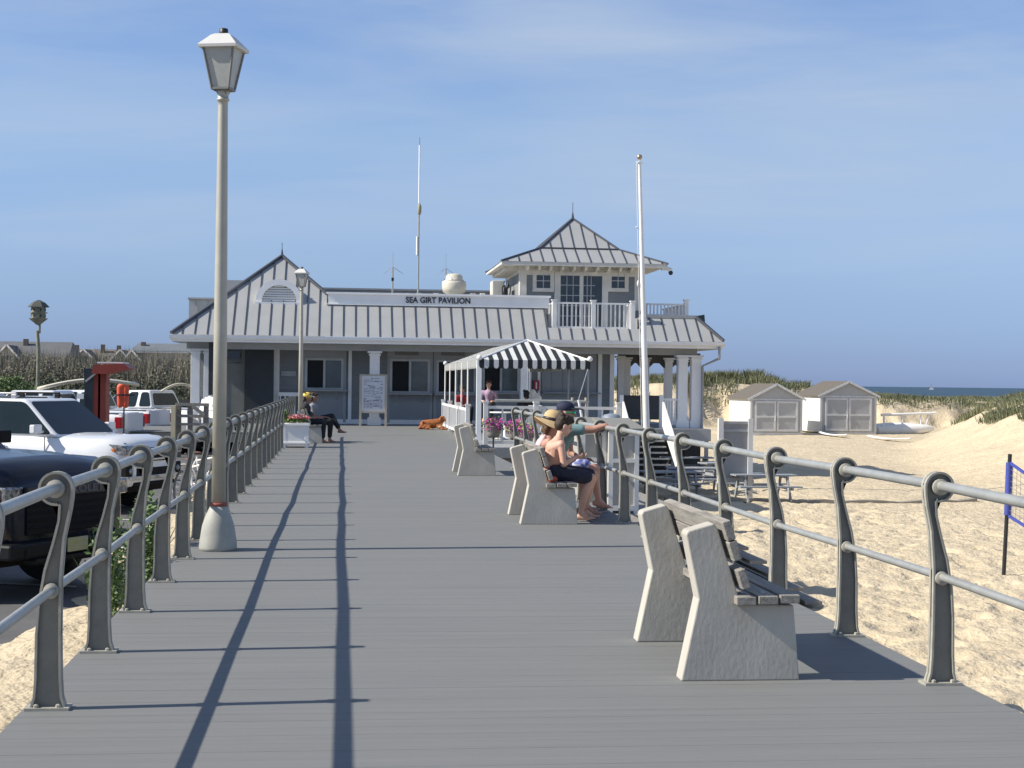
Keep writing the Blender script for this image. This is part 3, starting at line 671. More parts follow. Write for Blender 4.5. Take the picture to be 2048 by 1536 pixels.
# ---- lookout tower
YT = 55.1
tA, tB = at(1041, 560, YT), at(1281, 560, YT); ztop = at(1150, 536, YT).z + .1
tw = MB(); tw.box(tA.x, tB.x, YT, YT + 5, 3.3, ztop); TW = sib(tw, 'tower_wall', mat('tower_siding', (.33, .34, .34), .7)); 
TWm = TW.data.materials; TWm[0] = siding
tt = MB()
for x0, x1 in ((tA.x - .02, tA.x + .22), (tB.x - .22, tB.x + .02)): tt.box(x0, x1, YT - .03, YT + .01, ZF0, ztop)
tt.box(tA.x - .03, tA.x, YT - .02, YT + .3, ZF0, ztop); tt.box(tA.x + .22, tB.x - .22, YT - .028, YT + .01, ztop - .38, ztop - .01)
tt.box(tA.x - .03, tA.x - .002, YT + .3, YT + 5, ztop - .3, ztop - .01)
sib(tt, 'tower_trim', mat('cream_trim', (.62, .6, .54), .5))
creamw = mat('cream_trim', (0, 0, 0))
def tsub(mb, name, m, par): o = mb.build(name, m, None); o.data.transform(world_of(PV).inverted()); o.parent = par; return o
for cx0, cx1 in ((1073, 1101), (1223, 1250)):
    f = MB(); y0 = YT - .06; a = at(cx0, 576, y0); b = at(cx1, 547, y0)
    t = .14; f.box(a.x - t, b.x + t, y0, YT + .01, b.z, b.z + .13); f.box(a.x - t, b.x + t, y0 - .02, YT + .01, a.z - .13, a.z); f.box(a.x - t, a.x, y0, YT + .01, a.z, b.z); f.box(b.x, b.x + t, y0, YT + .01, a.z, b.z)
    W = sib(f, 'tower_window', mat('cream_trim', None))
    gl = MB(); gl.box(a.x, b.x, YT - .02, YT + .005, a.z, b.z); tsub(gl, 'glass_pane', glass, W)
    mu = MB(); mx_ = (a.x + b.x) / 2; mz = (a.z + b.z) / 2; mu.box(mx_ - .015, mx_ + .015, YT - .035, YT - .015, a.z, b.z); mu.box(a.x, b.x, YT - .034, YT - .016, mz - .015, mz + .015); tsub(mu, 'muntins', mat('muntin', (.4, .42, .43), .5), W)
f = MB(); y0 = YT - .055; a = at(1117, 662, y0); b = at(1208, 551, y0); a.z = 3.6
f.box(a.x - .16, b.x + .16, y0, YT + .01, b.z, b.z + .12)
for x0 in (a.x - .16, a.x, b.x - .06, b.x): f.box(x0, x0 + (.16 if x0 in (a.x - .16, b.x) else .06), y0 + (.01 if x0 in (a.x, b.x - .06) else 0), YT + .01, a.z, b.z)
mx_ = (a.x + b.x) / 2; f.box(mx_ - .07, mx_ + .07, y0 - .01, YT + .01, a.z, b.z)
W = sib(f, 'sliding_door', mat('cream_trim', None))
gl = MB(); gl.box(a.x + .06, mx_ - .07, YT - .02, YT + .005, a.z, b.z); gl.box(mx_ + .07, b.x - .06, YT - .012, YT + .005, a.z, b.z); tsub(gl, 'glass_pane', glass, W)
mu = MB()
for x0, x1 in ((a.x + .06, mx_ - .07), (mx_ + .07, mx_ + .5)):
    for k in (1, 2): xx = x0 + (x1 - x0) * k / 3; mu.box(xx - .013, xx + .013, YT - .035, YT - .011, a.z, b.z)
    for k in range(1, 5): zz = a.z + (b.z - a.z) * k / 5; mu.box(x0, x1, YT - .034, YT - .0112, zz - .013, zz + .013)
tsub(mu, 'muntins', mat('muntin', None), W)
# tower roof: shallow skirt then steep pyramid
z1 = at(1170, 525, 54.3).z; e0 = at(1003, 521, 54.3); e1 = at(1336, 528, 54.3); yb = 60.3
k0, k1 = at(1080, 497, 55.5), at(1238, 500, 55.5); zk = (k0.z + k1.z) / 2; ykb = 59.1
apx = Vector(((k0.x + k1.x) / 2 , 57.3, at(1148, 438, 57.3).z))
e0.z = e1.z = z1
tr = MB()
E_ = [(e0.x, 54.3, z1), (e1.x, 54.3, z1), (e1.x, yb, z1), (e0.x, yb, z1)]; K_ = [(k0.x, 55.5, zk), (k1.x, 55.5, zk), (k1.x, ykb, zk), (k0.x, ykb, zk)]
tr.add(E_ + K_ + [tuple(apx)], [(0, 1, 5, 4), (1, 2, 6, 5), (2, 3, 7, 6), (3, 0, 4, 7), (4, 5, 8), (5, 6, 8), (6, 7, 8), (7, 4, 8)])
tr.mark(); ss = tr
def lerp(a, b, t): return Vector(a) * (1 - t) + Vector(b) * t
n = 13
up_ = Vector((0, 0, .012))
x = e0.x + .2
while x < e1.x - .05:                            # ribs at even spacing, perpendicular to the eave
    t = 1.0
    if x < k0.x: t = (x - e0.x) / (k0.x - e0.x)
    elif x > k1.x: t = (e1.x - x) / (e1.x - k1.x)
    if t > .08: ss.bar(Vector((x, 54.3, z1)) + up_, Vector((x, 54.3 + 1.2 * t, z1 + (zk - z1) * t)) + up_, .026, .05)
    if k0.x < x < k1.x:
        mid = (k0.x + k1.x) / 2; t = 1 - abs(x - mid) / ((k1.x - k0.x) / 2)
        if t > .1: ss.bar(Vector((x, 55.5, zk)) + up_, Vector((x, 55.5 + (apx.y - 55.5) * t * .97, zk + (apx.z - zk) * t * .97)) + up_, .026, .05)
    x += .43
for i_ in range(4):
    ss.bar(Vector(E_[i_]) + up_, Vector(K_[i_]) + up_, .08, .07); ss.bar(Vector(K_[i_]) + up_, apx + up_, .08, .07)
    ss.bar(Vector(K_[i_]), Vector(K_[(i_ + 1) % 4]), .07, .1)
TR = sib(tr, 'tower_roof', [roofm, seamm])
sf = MB(); sf.box(e0.x + .02, e1.x - .02, 54.32, yb - .02, z1 - .1, z1 - .012); sf.box(e0.x + .01, e1.x - .01, 54.31, 54.34, z1 - .14, z1 - .002)
# rafter tails
x = tA.x + .2
while x < tB.x: sf.prism([(0, 0), (.62, 0), (.62, -.05), (.5, -.16), (0, -.2)], -.04, .04, Matrix.Translation((x, YT - .03, z1 - .1)) @ Matrix.Rotation(-math.pi / 2, 4, 'Z')); x += .42
y = YT + .3
while y < 60: sf.box(e0.x + .2, tA.x, y - .04, y + .04, z1 - .26, z1 - .1); y += .42
tsub(sf, 'eave', mat('cream_trim', None), TR)
f = MB(); f.tube([apx, apx + Vector((0, 0, .25))], [.06, .02], 8); f.tube([apx + Vector((0, 0, .2)), apx + Vector((0, 0, .62))], .011, 6); tsub(f, 'finial', seamm, TR)
cm_ = MB(); p = at(1336, 540, 54.5); cm_.box(p.x - .25, p.x + .03, 54.42, 54.56, p.z - .02, p.z + .1); cm_.ell((p.x + .07, 54.5, p.z + .02), (.1, .1, .07)); CO = sib(cm_, 'camera_bracket', white)
c2 = MB(); c2.ell((p.x + .1, 54.5, p.z - .1), .085); tsub(c2, 'camera_dome', black, CO)
# balcony
BY1 = YT; zb_ = at(1187, 661, BY0).z; zt_ = at(1187, 604, BY0).z
bm = MB(); bm.box(bA - .12, bB + .12, BY0 - .1, BY1, zb_ - .12, zb_); bm.box(bA - .18, bB + .18, BY0 - .17, BY1, zb_ - .17, zb_ - .121); bm.box(bA, bB, BY0 + .1, BY1, ZE - .1, zb_ - .17)
BA = sib(bm, 'balcony', fascia)
bl = MB()
def rail_run(mb, a, b, n, z0, z1):
    a = Vector(a); b = Vector(b)
    mb.bar((a.x, a.y, z1 - .05), (b.x, b.y, z1 - .05), .09, .06); mb.bar((a.x, a.y, z0 + .1), (b.x, b.y, z0 + .1), .06, .07)
    for k in range(1, n): p = lerp(a, b, k / n); mb.box(p.x - .025, p.x + .025, p.y - .025, p.y + .025, z0 + .12, z1 - .07)
def rpost(mb, x, y, z0, z1, w=.15):
    mb.box(x - w / 2, x + w / 2, y - w / 2, y + w / 2, z0, z1); mb.box(x - w / 2 - .03, x + w / 2 + .03, y - w / 2 - .03, y + w / 2 + .03, z1, z1 + .04)
xm_ = at(1187, 640, BY0).x
for x in (bA + .08, xm_, bB - .08): rpost(bl, x, BY0 + .05, zb_, zt_ + .03)
rail_run(bl, (bA + .08, BY0 + .05, 0), (xm_, BY0 + .05, 0), 9, zb_, zt_); rail_run(bl, (xm_, BY0 + .05, 0), (bB - .08, BY0 + .05, 0), 9, zb_, zt_)
for x in (bA + .08, bB - .08): rail_run(bl, (x, BY0 + .05, 0), (x, BY1 - .1, 0), 9, zb_, zt_)
tsub(bl, 'balcony_railing', white, BA)
ub = MB(); a, b = at(1272, 620, 55.4), at(1372, 626, 55.4); zt2 = at(1330, 606, 55.4).z; zb2 = at(1330, 628, 55.4).z
rpost(ub, b.x, 55.4, ZR - .05, zt2 + .1); rail_run(ub, (a.x, 55.4, 0), (b.x, 55.4, 0), 14, zb2 - .15, zt2); rail_run(ub, (b.x, 55.4, 0), (b.x, 59.5, 0), 20, zb2 - .15, zt2)
sib(ub, 'deck_railing', white)
ck = MB(); p = at(1397, 640, 56); ck.prism([(-.3, -.25), (.25, -.35), (.2, .2), (-.35, .1)], 55.9, 56.3, Matrix.Translation((p.x, 0, p.z))); sib(ck, 'floodlight_housing', mat('green_box', (.02, .05, .05), .4))
# AC unit / box left of the tower
bx = MB(); a, b = at(985, 592, 57), at(1007, 561, 57); bx.box(a.x, b.x, 57, 58, ZF0, b.z); sib(bx, 'rooftop_cabinet', mat('cream_trim', None), bevel=.02)
cb = MB()
for k in range(9): 
    p = at(1010 + random.uniform(-4, 10), 575, 56.8); cb.tube([(p.x, 56.8, ZF0), (p.x + random.uniform(-.1, .1), 56.8, p.z), (p.x + random.uniform(-.15, .15), 56.9, p.z + random.uniform(0, .35))], .025, 5)
sib(cb, 'conduits', black)

# things standing on the roof: own things
def place_world(mb, name, m, root): return mb.build(name, m, root)
p = at(908, 585, 57); rf_ = thing('roof_exhaust_fan', 'round cream spun metal exhaust fan on the flat roof left of the tower', 'exhaust fan', (p.x, 57, ZF0 - .02))
m = MB(); rr_ = 24 / 3078 * 57; pz_ = at(908, 547, 57).z - .9; m.lathe([(rr_ * .3, -.6), (rr_ * .5, 0), (rr_ * .55, .12), (rr_ * .92, .2), (rr_ * 1.0, .35), (rr_ * 1.02, .52), (rr_, .54), (rr_ * .99, .6)], (p.x, 57, pz_), 24); place_world(m, 'drum', mat('cream_metal', (.62, .58, .48), .5, 0, .12, 3), rf_)
m = MB(); m.lathe([(rr_ * .99, .58), (rr_ * .72, .68), (rr_ * .7, .8), (rr_ * .5, .88), (.02, .9)], (p.x, 57, pz_), 24); place_world(m, 'cowl', mat('cream_metal', None), rf_)
def antenna(px, ptop, label, big=False):
    p = at(px, 585, 57); t = thing('roof_antenna', label, 'antenna', (p.x, 57, ZF0 - .02)); zt = at(px, ptop, 57).z; z0 = ZF0 - .02
    m = MB()
    if big:
        zs = [at(px, q, 57).z for q in (585, 500, 430, 407, 290, 280)]
        m.tube([(p.x, 57, z0), (p.x, 57, zs[2])], .035, 8); place_world(m, 'mast', metal_gal, t)
        m = MB(); m.lathe([(.03, 0), (.07, .08), (.075, .3), (.03, zs[3] - zs[2])], (p.x + .02, 57, zs[2]), 10); place_world(m, 'coil', mat('coil', (.3, .29, .2), .6), t)
        m = MB(); m.tube([(p.x, 57, zs[3]), (p.x, 57, zs[4])], .028, 8); place_world(m, 'whip', fascia, t)
        m = MB(); m.tube([(p.x, 57, zs[4]), (p.x, 57, zs[5] + .1)], .008, 5); place_world(m, 'tip', black, t)
        m = MB(); m.tube([(p.x - .05, 57, at(px, 510, 57).z), (p.x - .05, 57, at(px, 473, 57).z)], .04, 8); place_world(m, 'dipole', white, t)
        m = MB(); m.tube([(p.x - .25 + .13 * math.cos(q / 2), 57, z0 + .2 + .15 * math.sin(q / 2)) for q in range(13)], .012, 5); place_world(m, 'cable_loop', black, t)
    else:
        zm = zt - .55
        m.tube([(p.x, 57, z0), (p.x, 57, zm)], .03, 8); place_world(m, 'mast', metal_gal, t)
        m = MB(); m.box(p.x - .045, p.x + .045, 56.96, 57.04, zm - .5, zm - .38); place_world(m, 'clamp', black, t)
        m = MB(); m.tube([(p.x, 57, zm), (p.x, 57, zt)], .009, 5)
        for a in (0, 120, 240): m.tube([(p.x, 57, zm + .02), (p.x + .42 * math.cos(R(a + 20)), 57 + .42 * math.sin(R(a + 20)), zm - .22)], .008, 5)
        place_world(m, 'whip', mat('thin_rod', (.3, .32, .34), .5), t)
antenna(785, 505, 'short antenna with drooping rods, left of the tall mast on the flat roof')
antenna(836, 280, 'tall slender antenna mast rising above the name on the fascia', True)
antenna(891, 508, 'short antenna with drooping rods in front of the exhaust fan')
# ================================================================ menu board
t = thing('menu_board', 'white printed menu board in a tan wooden frame standing before a porch post', 'menu board', at(746, 850, 52.9))
a, b = at(723, 820, 52.9), at(770, 752, 52.9); z0 = 0
t.location = ((a.x + b.x) / 2, 52.9, 0)
m = MB(); m.box(a.x, b.x, 52.88, 52.92, a.z - .05, b.z); m.build('panel', mat('poster_white', (.6, .61, .64), .6, 0, .03), t)
tanw = mat('tan_wood', (.42, .37, .29), .7, 0, .2, 8, stretch=(4, 4, .5))
m = MB()
for x in (a.x - .04, b.x + .04): m.box(x - .04, x + .04, 52.86, 52.95, 0, b.z + .05)
m.box(a.x, b.x, 52.865, 52.945, b.z, b.z + .05); m.box(a.x, b.x, 52.865, 52.945, a.z - .1, a.z - .04); m.build('frame', tanw, t)
m = MB(); y_ = 52.875
z = b.z - .1
while z > a.z + .05:
    x = a.x + .07
    while x < b.x - .12:
        w_ = random.uniform(.05, .22); w_ = min(w_, b.x - .08 - x)
        if random.random() < .8: m.box(x, x + w_, y_, 52.8805, z, z + random.choice((.014, .014, .028)))
        x += w_ + .03
    z -= .05
m.build('print', mat('ink', (.12, .13, .2), .7), t)

# ================================================================ striped canopy
CX0 = 3.42; CX1 = at(1180, 719, 38.5).x; CY0, CY1 = 38.5, 51.3; CZ = 2.1
pk_ = at(1060, 682, 40.6); cm = (CX0 + CX1) / 2 + .05; CP = pk_.z
t = thing('striped_canopy', 'black and white striped awning canopy with scalloped edge over the cafe terrace', 'canopy', ((CX0 + CX1) / 2, 45, 0))
wst = mat('canvas_white', (.6, .605, .58), .8, 0, .05, 2); bst = mat('canvas_black', (.012, .016, .02), .8, 0, .2)
def stripe_face(e0, e1, r0, r1, n, name):
    # quad e0-e1 (eave) r0-r1 (ridge); n stripes along the eave, straight up the slope
    A, B = MB(), MB(); e0, e1, r0, r1 = map(Vector, (e0, e1, r0, r1)); L_ = (e1 - e0).length; d = (e1 - e0).normalized()
    s0 = (r0 - e0).dot(d); s1 = (r1 - e0).dot(d)
    base = lambda s: e0 + d * s
    hv = (r0 - e0) - d * s0
    def topt(s):
        if s < s0: return s / s0 if s0 > 1e-6 else 1
        if s > s1: return (L_ - s) / (L_ - s1) if L_ - s1 > 1e-6 else 1
        return 1
    for k in range(n):
        s, s2 = L_ * k / n, L_ * (k + 1) / n; M_ = (A if k % 2 else B)
        cuts = sorted({s, s2} | ({s0} if s < s0 < s2 else set()) | ({s1} if s < s1 < s2 else set()))
        for q, q2 in zip(cuts, cuts[1:]):
            M_.poly([base(q), base(q2), base(q2) + hv * topt(q2), base(q) + hv * topt(q)], .012)
        # valance with a scallop
        c = base((s + s2) / 2); w2 = (s2 - s) / 2; P = [base(s) , base(s2)] + [c + d * w2 * math.cos(a) * 1.0 + Vector((0, 0, -.14 - .07 * math.sin(a))) for a in [R(x) for x in range(0, 181, 20)]]
        nrm_ = d.cross(Vector((0, 0, 1)))
        M_.poly([P[0], P[1]] + P[2:], .01, nrm_)
    A.build(name, wst, t); B.build(name + '_dark', bst, t) if False else B.build(name, bst, t)
stripe_face((CX0, CY0, CZ), (CX1, CY0, CZ), (cm, CY0 + 2.1, CP), (cm, CY0 + 2.1, CP), 23, 'striped_cover')
stripe_face((CX0, CY1, CZ), (CX0, CY0, CZ), (cm, CY1 - 1, CP), (cm, CY0 + 2.1, CP), 80, 'striped_cover')
stripe_face((CX1, CY0, CZ), (CX1, CY1, CZ), (cm, CY0 + 2.1, CP), (cm, CY1 - 1, CP), 80, 'striped_cover')
for p in ((CX0, CY0), (CX1, CY0), (CX0, CY1), (CX1, CY1)): m = MB(); m.ell((p[0], p[1], CZ + .06), .07, 10, 6); m.build('finial', white, t)
m = MB()
for a, b in (((CX0, CY0, CZ + .02), (cm, CY0 + 2.1, CP + .02)), ((CX1, CY0, CZ + .02), (cm, CY0 + 2.1, CP + .02))): m.tube([a, b], .025, 6)
m.build('edge_pipe', white, t)
for y in (CY1, 49, 46.5, 44.2, 42): 
    m = MB(); m.tube([(CX0, y, 0), (CX0, y, CZ)], .022, 8); m.build('canopy_pole', white, t)
m = MB(); m.box(CX0 - .06, CX0 + .06, CY0, CY0 + .12, 0, CZ); m.build('canopy_post', fascia, t)
for y in (CY1, 42, CY0 + .1):
    m = MB(); m.tube([(CX1 - .03, y, -1.0), (CX1 - .03, y, CZ)], .025, 8); m.build('canopy_pole', mat('thin_rod', None), t)

# terrace floor beyond the railing end and its white fence
m = MB(); m.box(3.3, 6.95, 36.3, 52.3, -.25, -.005); m.box(3.5, 6.8, 36.6, 52.2, -1.9, -.25); struct(m, 'cafe_terrace', mat('porch_board', None))
def fence(pts, label, n_pick, name='picket_fence', h=1.0, mm=offwhite):
    t = thing(name, label, 'fence', pts[0])
    for a, b, n in zip(pts, pts[1:], n_pick):
        a, b = Vector(a), Vector(b)
        m = MB(); m.bar(a + Vector((0, 0, h - .05)), b + Vector((0, 0, h - .05)), .07, .07); m.build('top_rail', mm, t); m = MB(); m.bar(a + Vector((0, 0, .12)), b + Vector((0, 0, .12)), .05, .07); m.build('lower_rail', mm, t)
        m = MB()
        for k in range(1, n):
            p = lerp(a, b, k / n); m.box(p.x - .02, p.x + .02, p.y - .02, p.y + .02, p.z + .14, p.z + h - .08)
        m.build('pickets', mm, t)
    for p in pts:
        m = MB(); m.box(p[0] - .055, p[0] + .055, p[1] - .055, p[1] + .055, p[2], p[2] + h + .06); m.box(p[0] - .07, p[0] + .07, p[1] - .07, p[1] + .07, p[2] + h + .06, p[2] + h + .1); m.build('fence_post', mm, t)
    return t
fence([(3.4, 36.4, 0), (4.6, 36.4, 0), (6.6, 36.4, 0)], 'white vinyl fence across the front of the cafe terrace', [3, 5])
fence([(CX0 - .06, 41.2, 0), (CX0 - .06, 44.5, 0), (CX0 - .06, 48, 0), (CX0 - .06, 51.2, 0)], 'white picket fence under the left edge of the striped canopy', [18, 18, 18], h=.85, mm=white)

# adirondack chairs on the terrace
def adirondack(loc, rz, label, mm=offwhite):
    t = thing('adirondack_chair', label, 'chair', loc, rz)
    m = MB()
    for k in range(5):
        x = (k - 2) * .115; hh = 1.0 - .02 * (k - 2) ** 2
        m.bar((x, .05, .3), (x, -.22, hh), .1, .025, (0, 1, 0))
    m.build('back_slats', mm, t, world=False)
    m = MB(); m.bar((0, .05, .34), (0, .55, .4), .52, .03); m.build('seat', mm, t, world=False)
    for s in (-1, 1):
        m = MB(); m.box(s * .27 - .02, s * .27 + .02, .48, .56, 0, .56); m.bar((s * .27, .5, .36), (s * .27, -.3, .05), .04, .12); m.build('leg', mm, t, world=False)
        m = MB(); m.box(s * .31 - .06, s * .31 + .06, -.1, .62, .56, .585); m.build('armrest', mm, t, world=False)
    return t
q = at(1068, 830, 38); adirondack((q.x, 38, 0), R(170), 'white slat back adirondack chair behind the terrace fence under the striped canopy').rotation_euler = (0, 0, 0)
q = at(411, 820, 48); adirondack((q.x, 48, -.0), R(150), 'white adirondack chair by the left corner of the pavilion', white)
for i_, px in enumerate((1010, 1120)):
    q = at(px, 830, 42 + i_ * 2); tb = thing('cafe_table', ('white cafe table near the lilac shirted person', 'white cafe table behind the adirondack chair')[i_], 'table', (q.x, q.y, 0))
    m = MB(); m.lathe([(.42, .7), (.43, .72), (.42, .735)], (0, 0, 0), 20); m.build('table_top', white, tb, world=False)
    m = MB(); m.lathe([(.28, 0), (.26, .03), (.04, .06), (.035, .7)], (0, 0, 0), 14); m.build('pedestal', white, tb, world=False)

# flower planters
petal_pink = mat('petal_coral', (.62, .12, .1), .7, 0, .45, 14); petal_white = mat('petal_pale', (.7, .45, .42), .7, 0, .2, 9); petal_mag = mat('petal_magenta', (.5, .03, .32), .7, 0, .4, 14)
leafm = mat('leaf_green', (.09, .16, .03), .7, 0, .5, 9); leafy = mat('leaf_yellow', (.25, .3, .06), .7, 0, .4, 9)
def leaves(mb, c, r, n, s, up=0):
    c = Vector(c)
    for _ in range(n):
        v = Vector((random.gauss(0, 1), random.gauss(0, 1), random.gauss(0, 1))).normalized() * random.random() ** .5
        p = c + Vector((v.x * r[0], v.y * r[1], abs(v.z) * r[2] if up else v.z * r[2]))
        d = Vector((random.gauss(0, 1), random.gauss(0, 1), random.gauss(0, .8))).normalized(); e = d.orthogonal().normalized(); q = random.uniform(.6, 1.3) * s
        mb.add([p - d * q, p + e * q * .45, p + d * q, p - e * q * .45], [(0, 1, 2, 3)])
pa, pb = at(561, 895, 35.4), at(619, 895, 35.4)
t = thing('flower_planter', 'square white planter box of coral and pink flowers beside the left railing', 'planter', ((pa.x + pb.x) / 2, 35.7, 0))
hw = (pb.x - pa.x) / 2; cxp = (pa.x + pb.x) / 2
m = MB(); m.box(-hw + .03, hw - .03, -hw + .03, hw - .03, .06, .5); m.box(-hw, hw, -hw, hw, .5, .55); m.box(-hw, hw, -hw, hw, .08, .13)
for sx in (-1, 1):
    for sy in (-1, 1): m.box(sx * (hw - .07) - .045, sx * (hw - .07) + .045, sy * (hw - .07) - .045, sy * (hw - .07) + .045, 0, .5)
m.build('box', white, t, world=False, bevel=.006, seg=1)
m = MB(); leaves(m, (0, 0, .58), (hw, hw, .12), 380, .035, 1); leaves(m, (-hw * .8, 0, .68), (.12, .2, .2), 120, .05, 1); m.build('foliage', leafm, t, world=False)
m = MB(); leaves(m, (.05, -.1, .66), (hw * .85, hw * .7, .1), 330, .026, 1); m.build('blossoms', petal_pink, t, world=False)
m = MB(); leaves(m, (.05, -.1, .68), (hw * .85, hw * .7, .09), 170, .026, 1); m.build('blossoms', petal_white, t, world=False)
for i_, (px, py) in enumerate(((987, 848), (1032, 852), (1052, 862))):
    q = at(px, py, 35.6 - i_ * .4); t = thing('flower_pot', ('magenta petunia basket just left of the white fence post', 'magenta petunia basket in the middle of the terrace fence', 'dark magenta petunia basket by the straw hatted person')[i_], 'planter', (q.x, q.y, q.z - .32), group='petunia baskets along the terrace fence')
    m = MB(); m.lathe([(.12, 0), (.16, .1), (.2, .26), (.21, .28), (.19, .28), (.18, .24)], seg=16); m.build('pot', oldwood, t, world=False)
    m = MB(); m.tube([(0, 0, .1), (0, 0, -q.z + .32 - .01 if i_ < 3 else 0)], .02, 6); m.build('stand', black, t, world=False)
    m = MB(); leaves(m, (0, 0, .3), (.28, .22, .22), 260, .035); m.build('foliage', leafy if i_ else leafm, t, world=False)
    m = MB(); leaves(m, (0, -.06, .3), (.28, .22, .2), 240, .033); m.build('blossoms', petal_mag, t, world=False)

# swing-arm pole and thin poles on the terrace
t = thing('terrace_rail', 'long grey pipe rail with post tops behind the seated bathers', 'railing', at(1100, 800, 37.5)); a, b = at(990, 801, 37.5), at(1178, 803, 37.5)
m = MB(); m.tube([a, b], .035, 8); m.build('pipe', metal_gal, t)
for px in (1145, 1172): p = at(px, 800, 37.5); m = MB(); m.tube([(p.x, 37.5, -.1), (p.x, 37.5, p.z + .06)], .035, 8); m.build('upright', mat('tan_wood', None), t)
t = thing('leaning_pole', 'thin white pole leaning beside the terrace rail', 'pole', at(1166, 840, 37)); m = MB(); m.tube([at(1166, 845, 37), at(1160, 815, 37), at(1157, 800, 37)], .03, 8); m.build('lower_sleeve', white, t)
m = MB(); m.tube([at(1157, 800, 37), at(1176, 738, 37)], .012, 6); m.build('upper_rod', mat('thin_rod', None), t)

# waste bin with domed lid
q = at(1223, 850, 33); t = thing('waste_bin', 'grey waste bin with a domed lid behind the pointing hand', 'bin', (q.x, 33, -.1)); zt = at(1223, 827, 33).z + .1
m = MB(); m.lathe([(.1, -1.6), (.1, 0), (.19, 0), (.2, zt - .3)], seg=20); m.build('body', greytrim, t, world=False)
m = MB(); m.lathe([(.205, zt - .3), (.22, zt - .28), (.22, zt - .12), (.17, zt - .03), (.05, zt)], seg=20); m.build('lid', mat('bin_lid', (.22, .26, .31), .5), t, world=False)
m = MB(); m.box(-.06, .06, -.212, -.19, zt - .52, zt - .34); m.build('label_plate', black, t, world=False)
# landing, steps and two lidded cabinets just outside the rail
LZ = -.42
m = MB(); m.box(3.26, 5.4, 21.6, 27.5, LZ - .08, LZ)
for y in (22, 27): 
    for x in (3.5, 5.2): m.box(x - .07, x + .07, y - .07, y + .07, -2.1, LZ - .08)
for k in range(6): m.box(5.4 + k * .28, 5.66 + k * .28, 22, 27, LZ - .2 * (k + 1) - .05, LZ - .2 * (k + 1))
tag(m.build('beach_landing', oldwood), 'weathered timber landing with steps outside the right railing', 'landing')
beige = mat('cabinet_board', (.40, .385, .345), .7, 0, .12, 5, .001, 30)
for i_, (px0, px1, y0) in enumerate(((1160, 1212, 23.3), (1216, 1277, 23.0))):
    a = at(px0, 1028, y0).x; b = at(px1, 1028, y0).x; zt = .84; d = 1.3
    t = thing('storage_cabinet', ('beige lidded cabinet nearest the seated bathers', 'beige lidded cabinet at the end of the pair by the pointing hand')[i_], 'cabinet', ((a + b) / 2, y0 + d / 2, LZ), group='lidded cabinets outside the railing')
    m = MB(); m.box(a + .03, b - .03, y0 + .02, y0 + d, LZ + .05, zt); m.build('carcass', beige, t)
    m = MB()
    for x0, x1, z0, z1 in ((a, a + .07, LZ, zt), (b - .07, b, LZ, zt), (a + .07, b - .07, LZ + .04, LZ + .12), (a + .07, b - .07, zt - .08, zt), (a + .07, b - .07, .35, .41)): m.box(x0, x1, y0, y0 + .03, z0, z1)
    m.build('door_frame', offwhite, t)
    m = MB(); m.add([(a - .05, y0 - .06, zt), (b + .08, y0 - .06, zt), (b + .08, y0 + d, zt + .12), (a - .05, y0 + d, zt + .12), (a - .05, y0 - .06, zt + .03), (b + .08, y0 - .06, zt + .03), (b + .08, y0 + d, zt + .16), (a - .05, y0 + d, zt + .16)], [(0, 3, 2, 1), (4, 5, 6, 7), (0, 1, 5, 4), (1, 2, 6, 5), (2, 3, 7, 6), (3, 0, 4, 7)]); m.build('lid', mat('lid_grey', (.22, .22, .2), .8, 0, .1, 3), t)

# flagpole
b_ = Vector((at(1297, 900, 46).x, 46, -1.75)); t_ = at(1279, 322, 46)
t = thing('flagpole', 'bare white flagpole with a gilt ball leaning slightly before the balcony', 'flagpole', b_)
m = MB(); m.tube([lerp(b_, t_, k / 8) for k in range(9)], [.115 - .07 * (k / 8) ** 1.2 for k in range(9)], 16); m.build('pole', white, t)
m = MB(); m.ell(t_ + Vector((0, 0, .12)), .085); m.build('ball', mat('gilt_ball', (.45, .33, .22), .3, .6), t)
m = MB(); m.box(t_.x - .07, t_.x + .09, 45.95, 46.05, t_.z - .07, t_.z - .02); m.build('truck', white, t)
dd_ = (t_ - b_)
hal = [lerp(b_, t_, k / 10) + Vector((-.16 + .06 * (k / 10), 0, 0)) for k in range(2, 11)]
m = MB(); m.tube(hal, .008, 5); m.ell(lerp(b_, t_, .63) + Vector((-.14, 0, 0)), (.035, .035, .1)); m.ell(lerp(b_, t_, .80) + Vector((-.13, 0, 0)), (.05, .03, .02)); m.build('halyard', white, t)
m = MB(); zz = lerp(b_, t_, .545); m.box(zz.x - .12, zz.x + .12, 45.97, 46.03, zz.z - .03, zz.z + .03); m.build('cleat', metal_gal, t)

# freestanding board on the sand
y0 = 42.6; a, b = at(1441, 838, y0), at(1500, 838, y0)
t = thing('notice_board', 'back of a grey panelled notice board on two posts standing in the sand', 'notice board', ((a.x + b.x) / 2, y0, BEACH)); zt = a.z
for x, nm in ((a.x, 0), (b.x, 1)): m = MB(); m.box(x - .07, x + .07, y0 - .1, y0 + .05, BEACH - .2, zt + .02); m.build('post', offwhite, t)
zb1, zb2 = at(1470, 905, y0).z, at(1470, 958, y0).z
m = MB(); m.box(a.x + .07, b.x - .07, y0 - .03, y0 + .03, zb2, zt - .06); m.build('panel', mat('board_grey', (.3, .3, .3), .8, 0, .1, 3), t)
for z in (zt - .1, zt - .32, zb1, zb2): m = MB(); m.box(a.x + .07, b.x - .07, y0 - .06, y0 + .04, z - .04, z + .04); m.build('crossbar', greytrim, t)
# bicycle rack-ish tyres below the board: kept as beach wheelchair wheels is unclear, left out

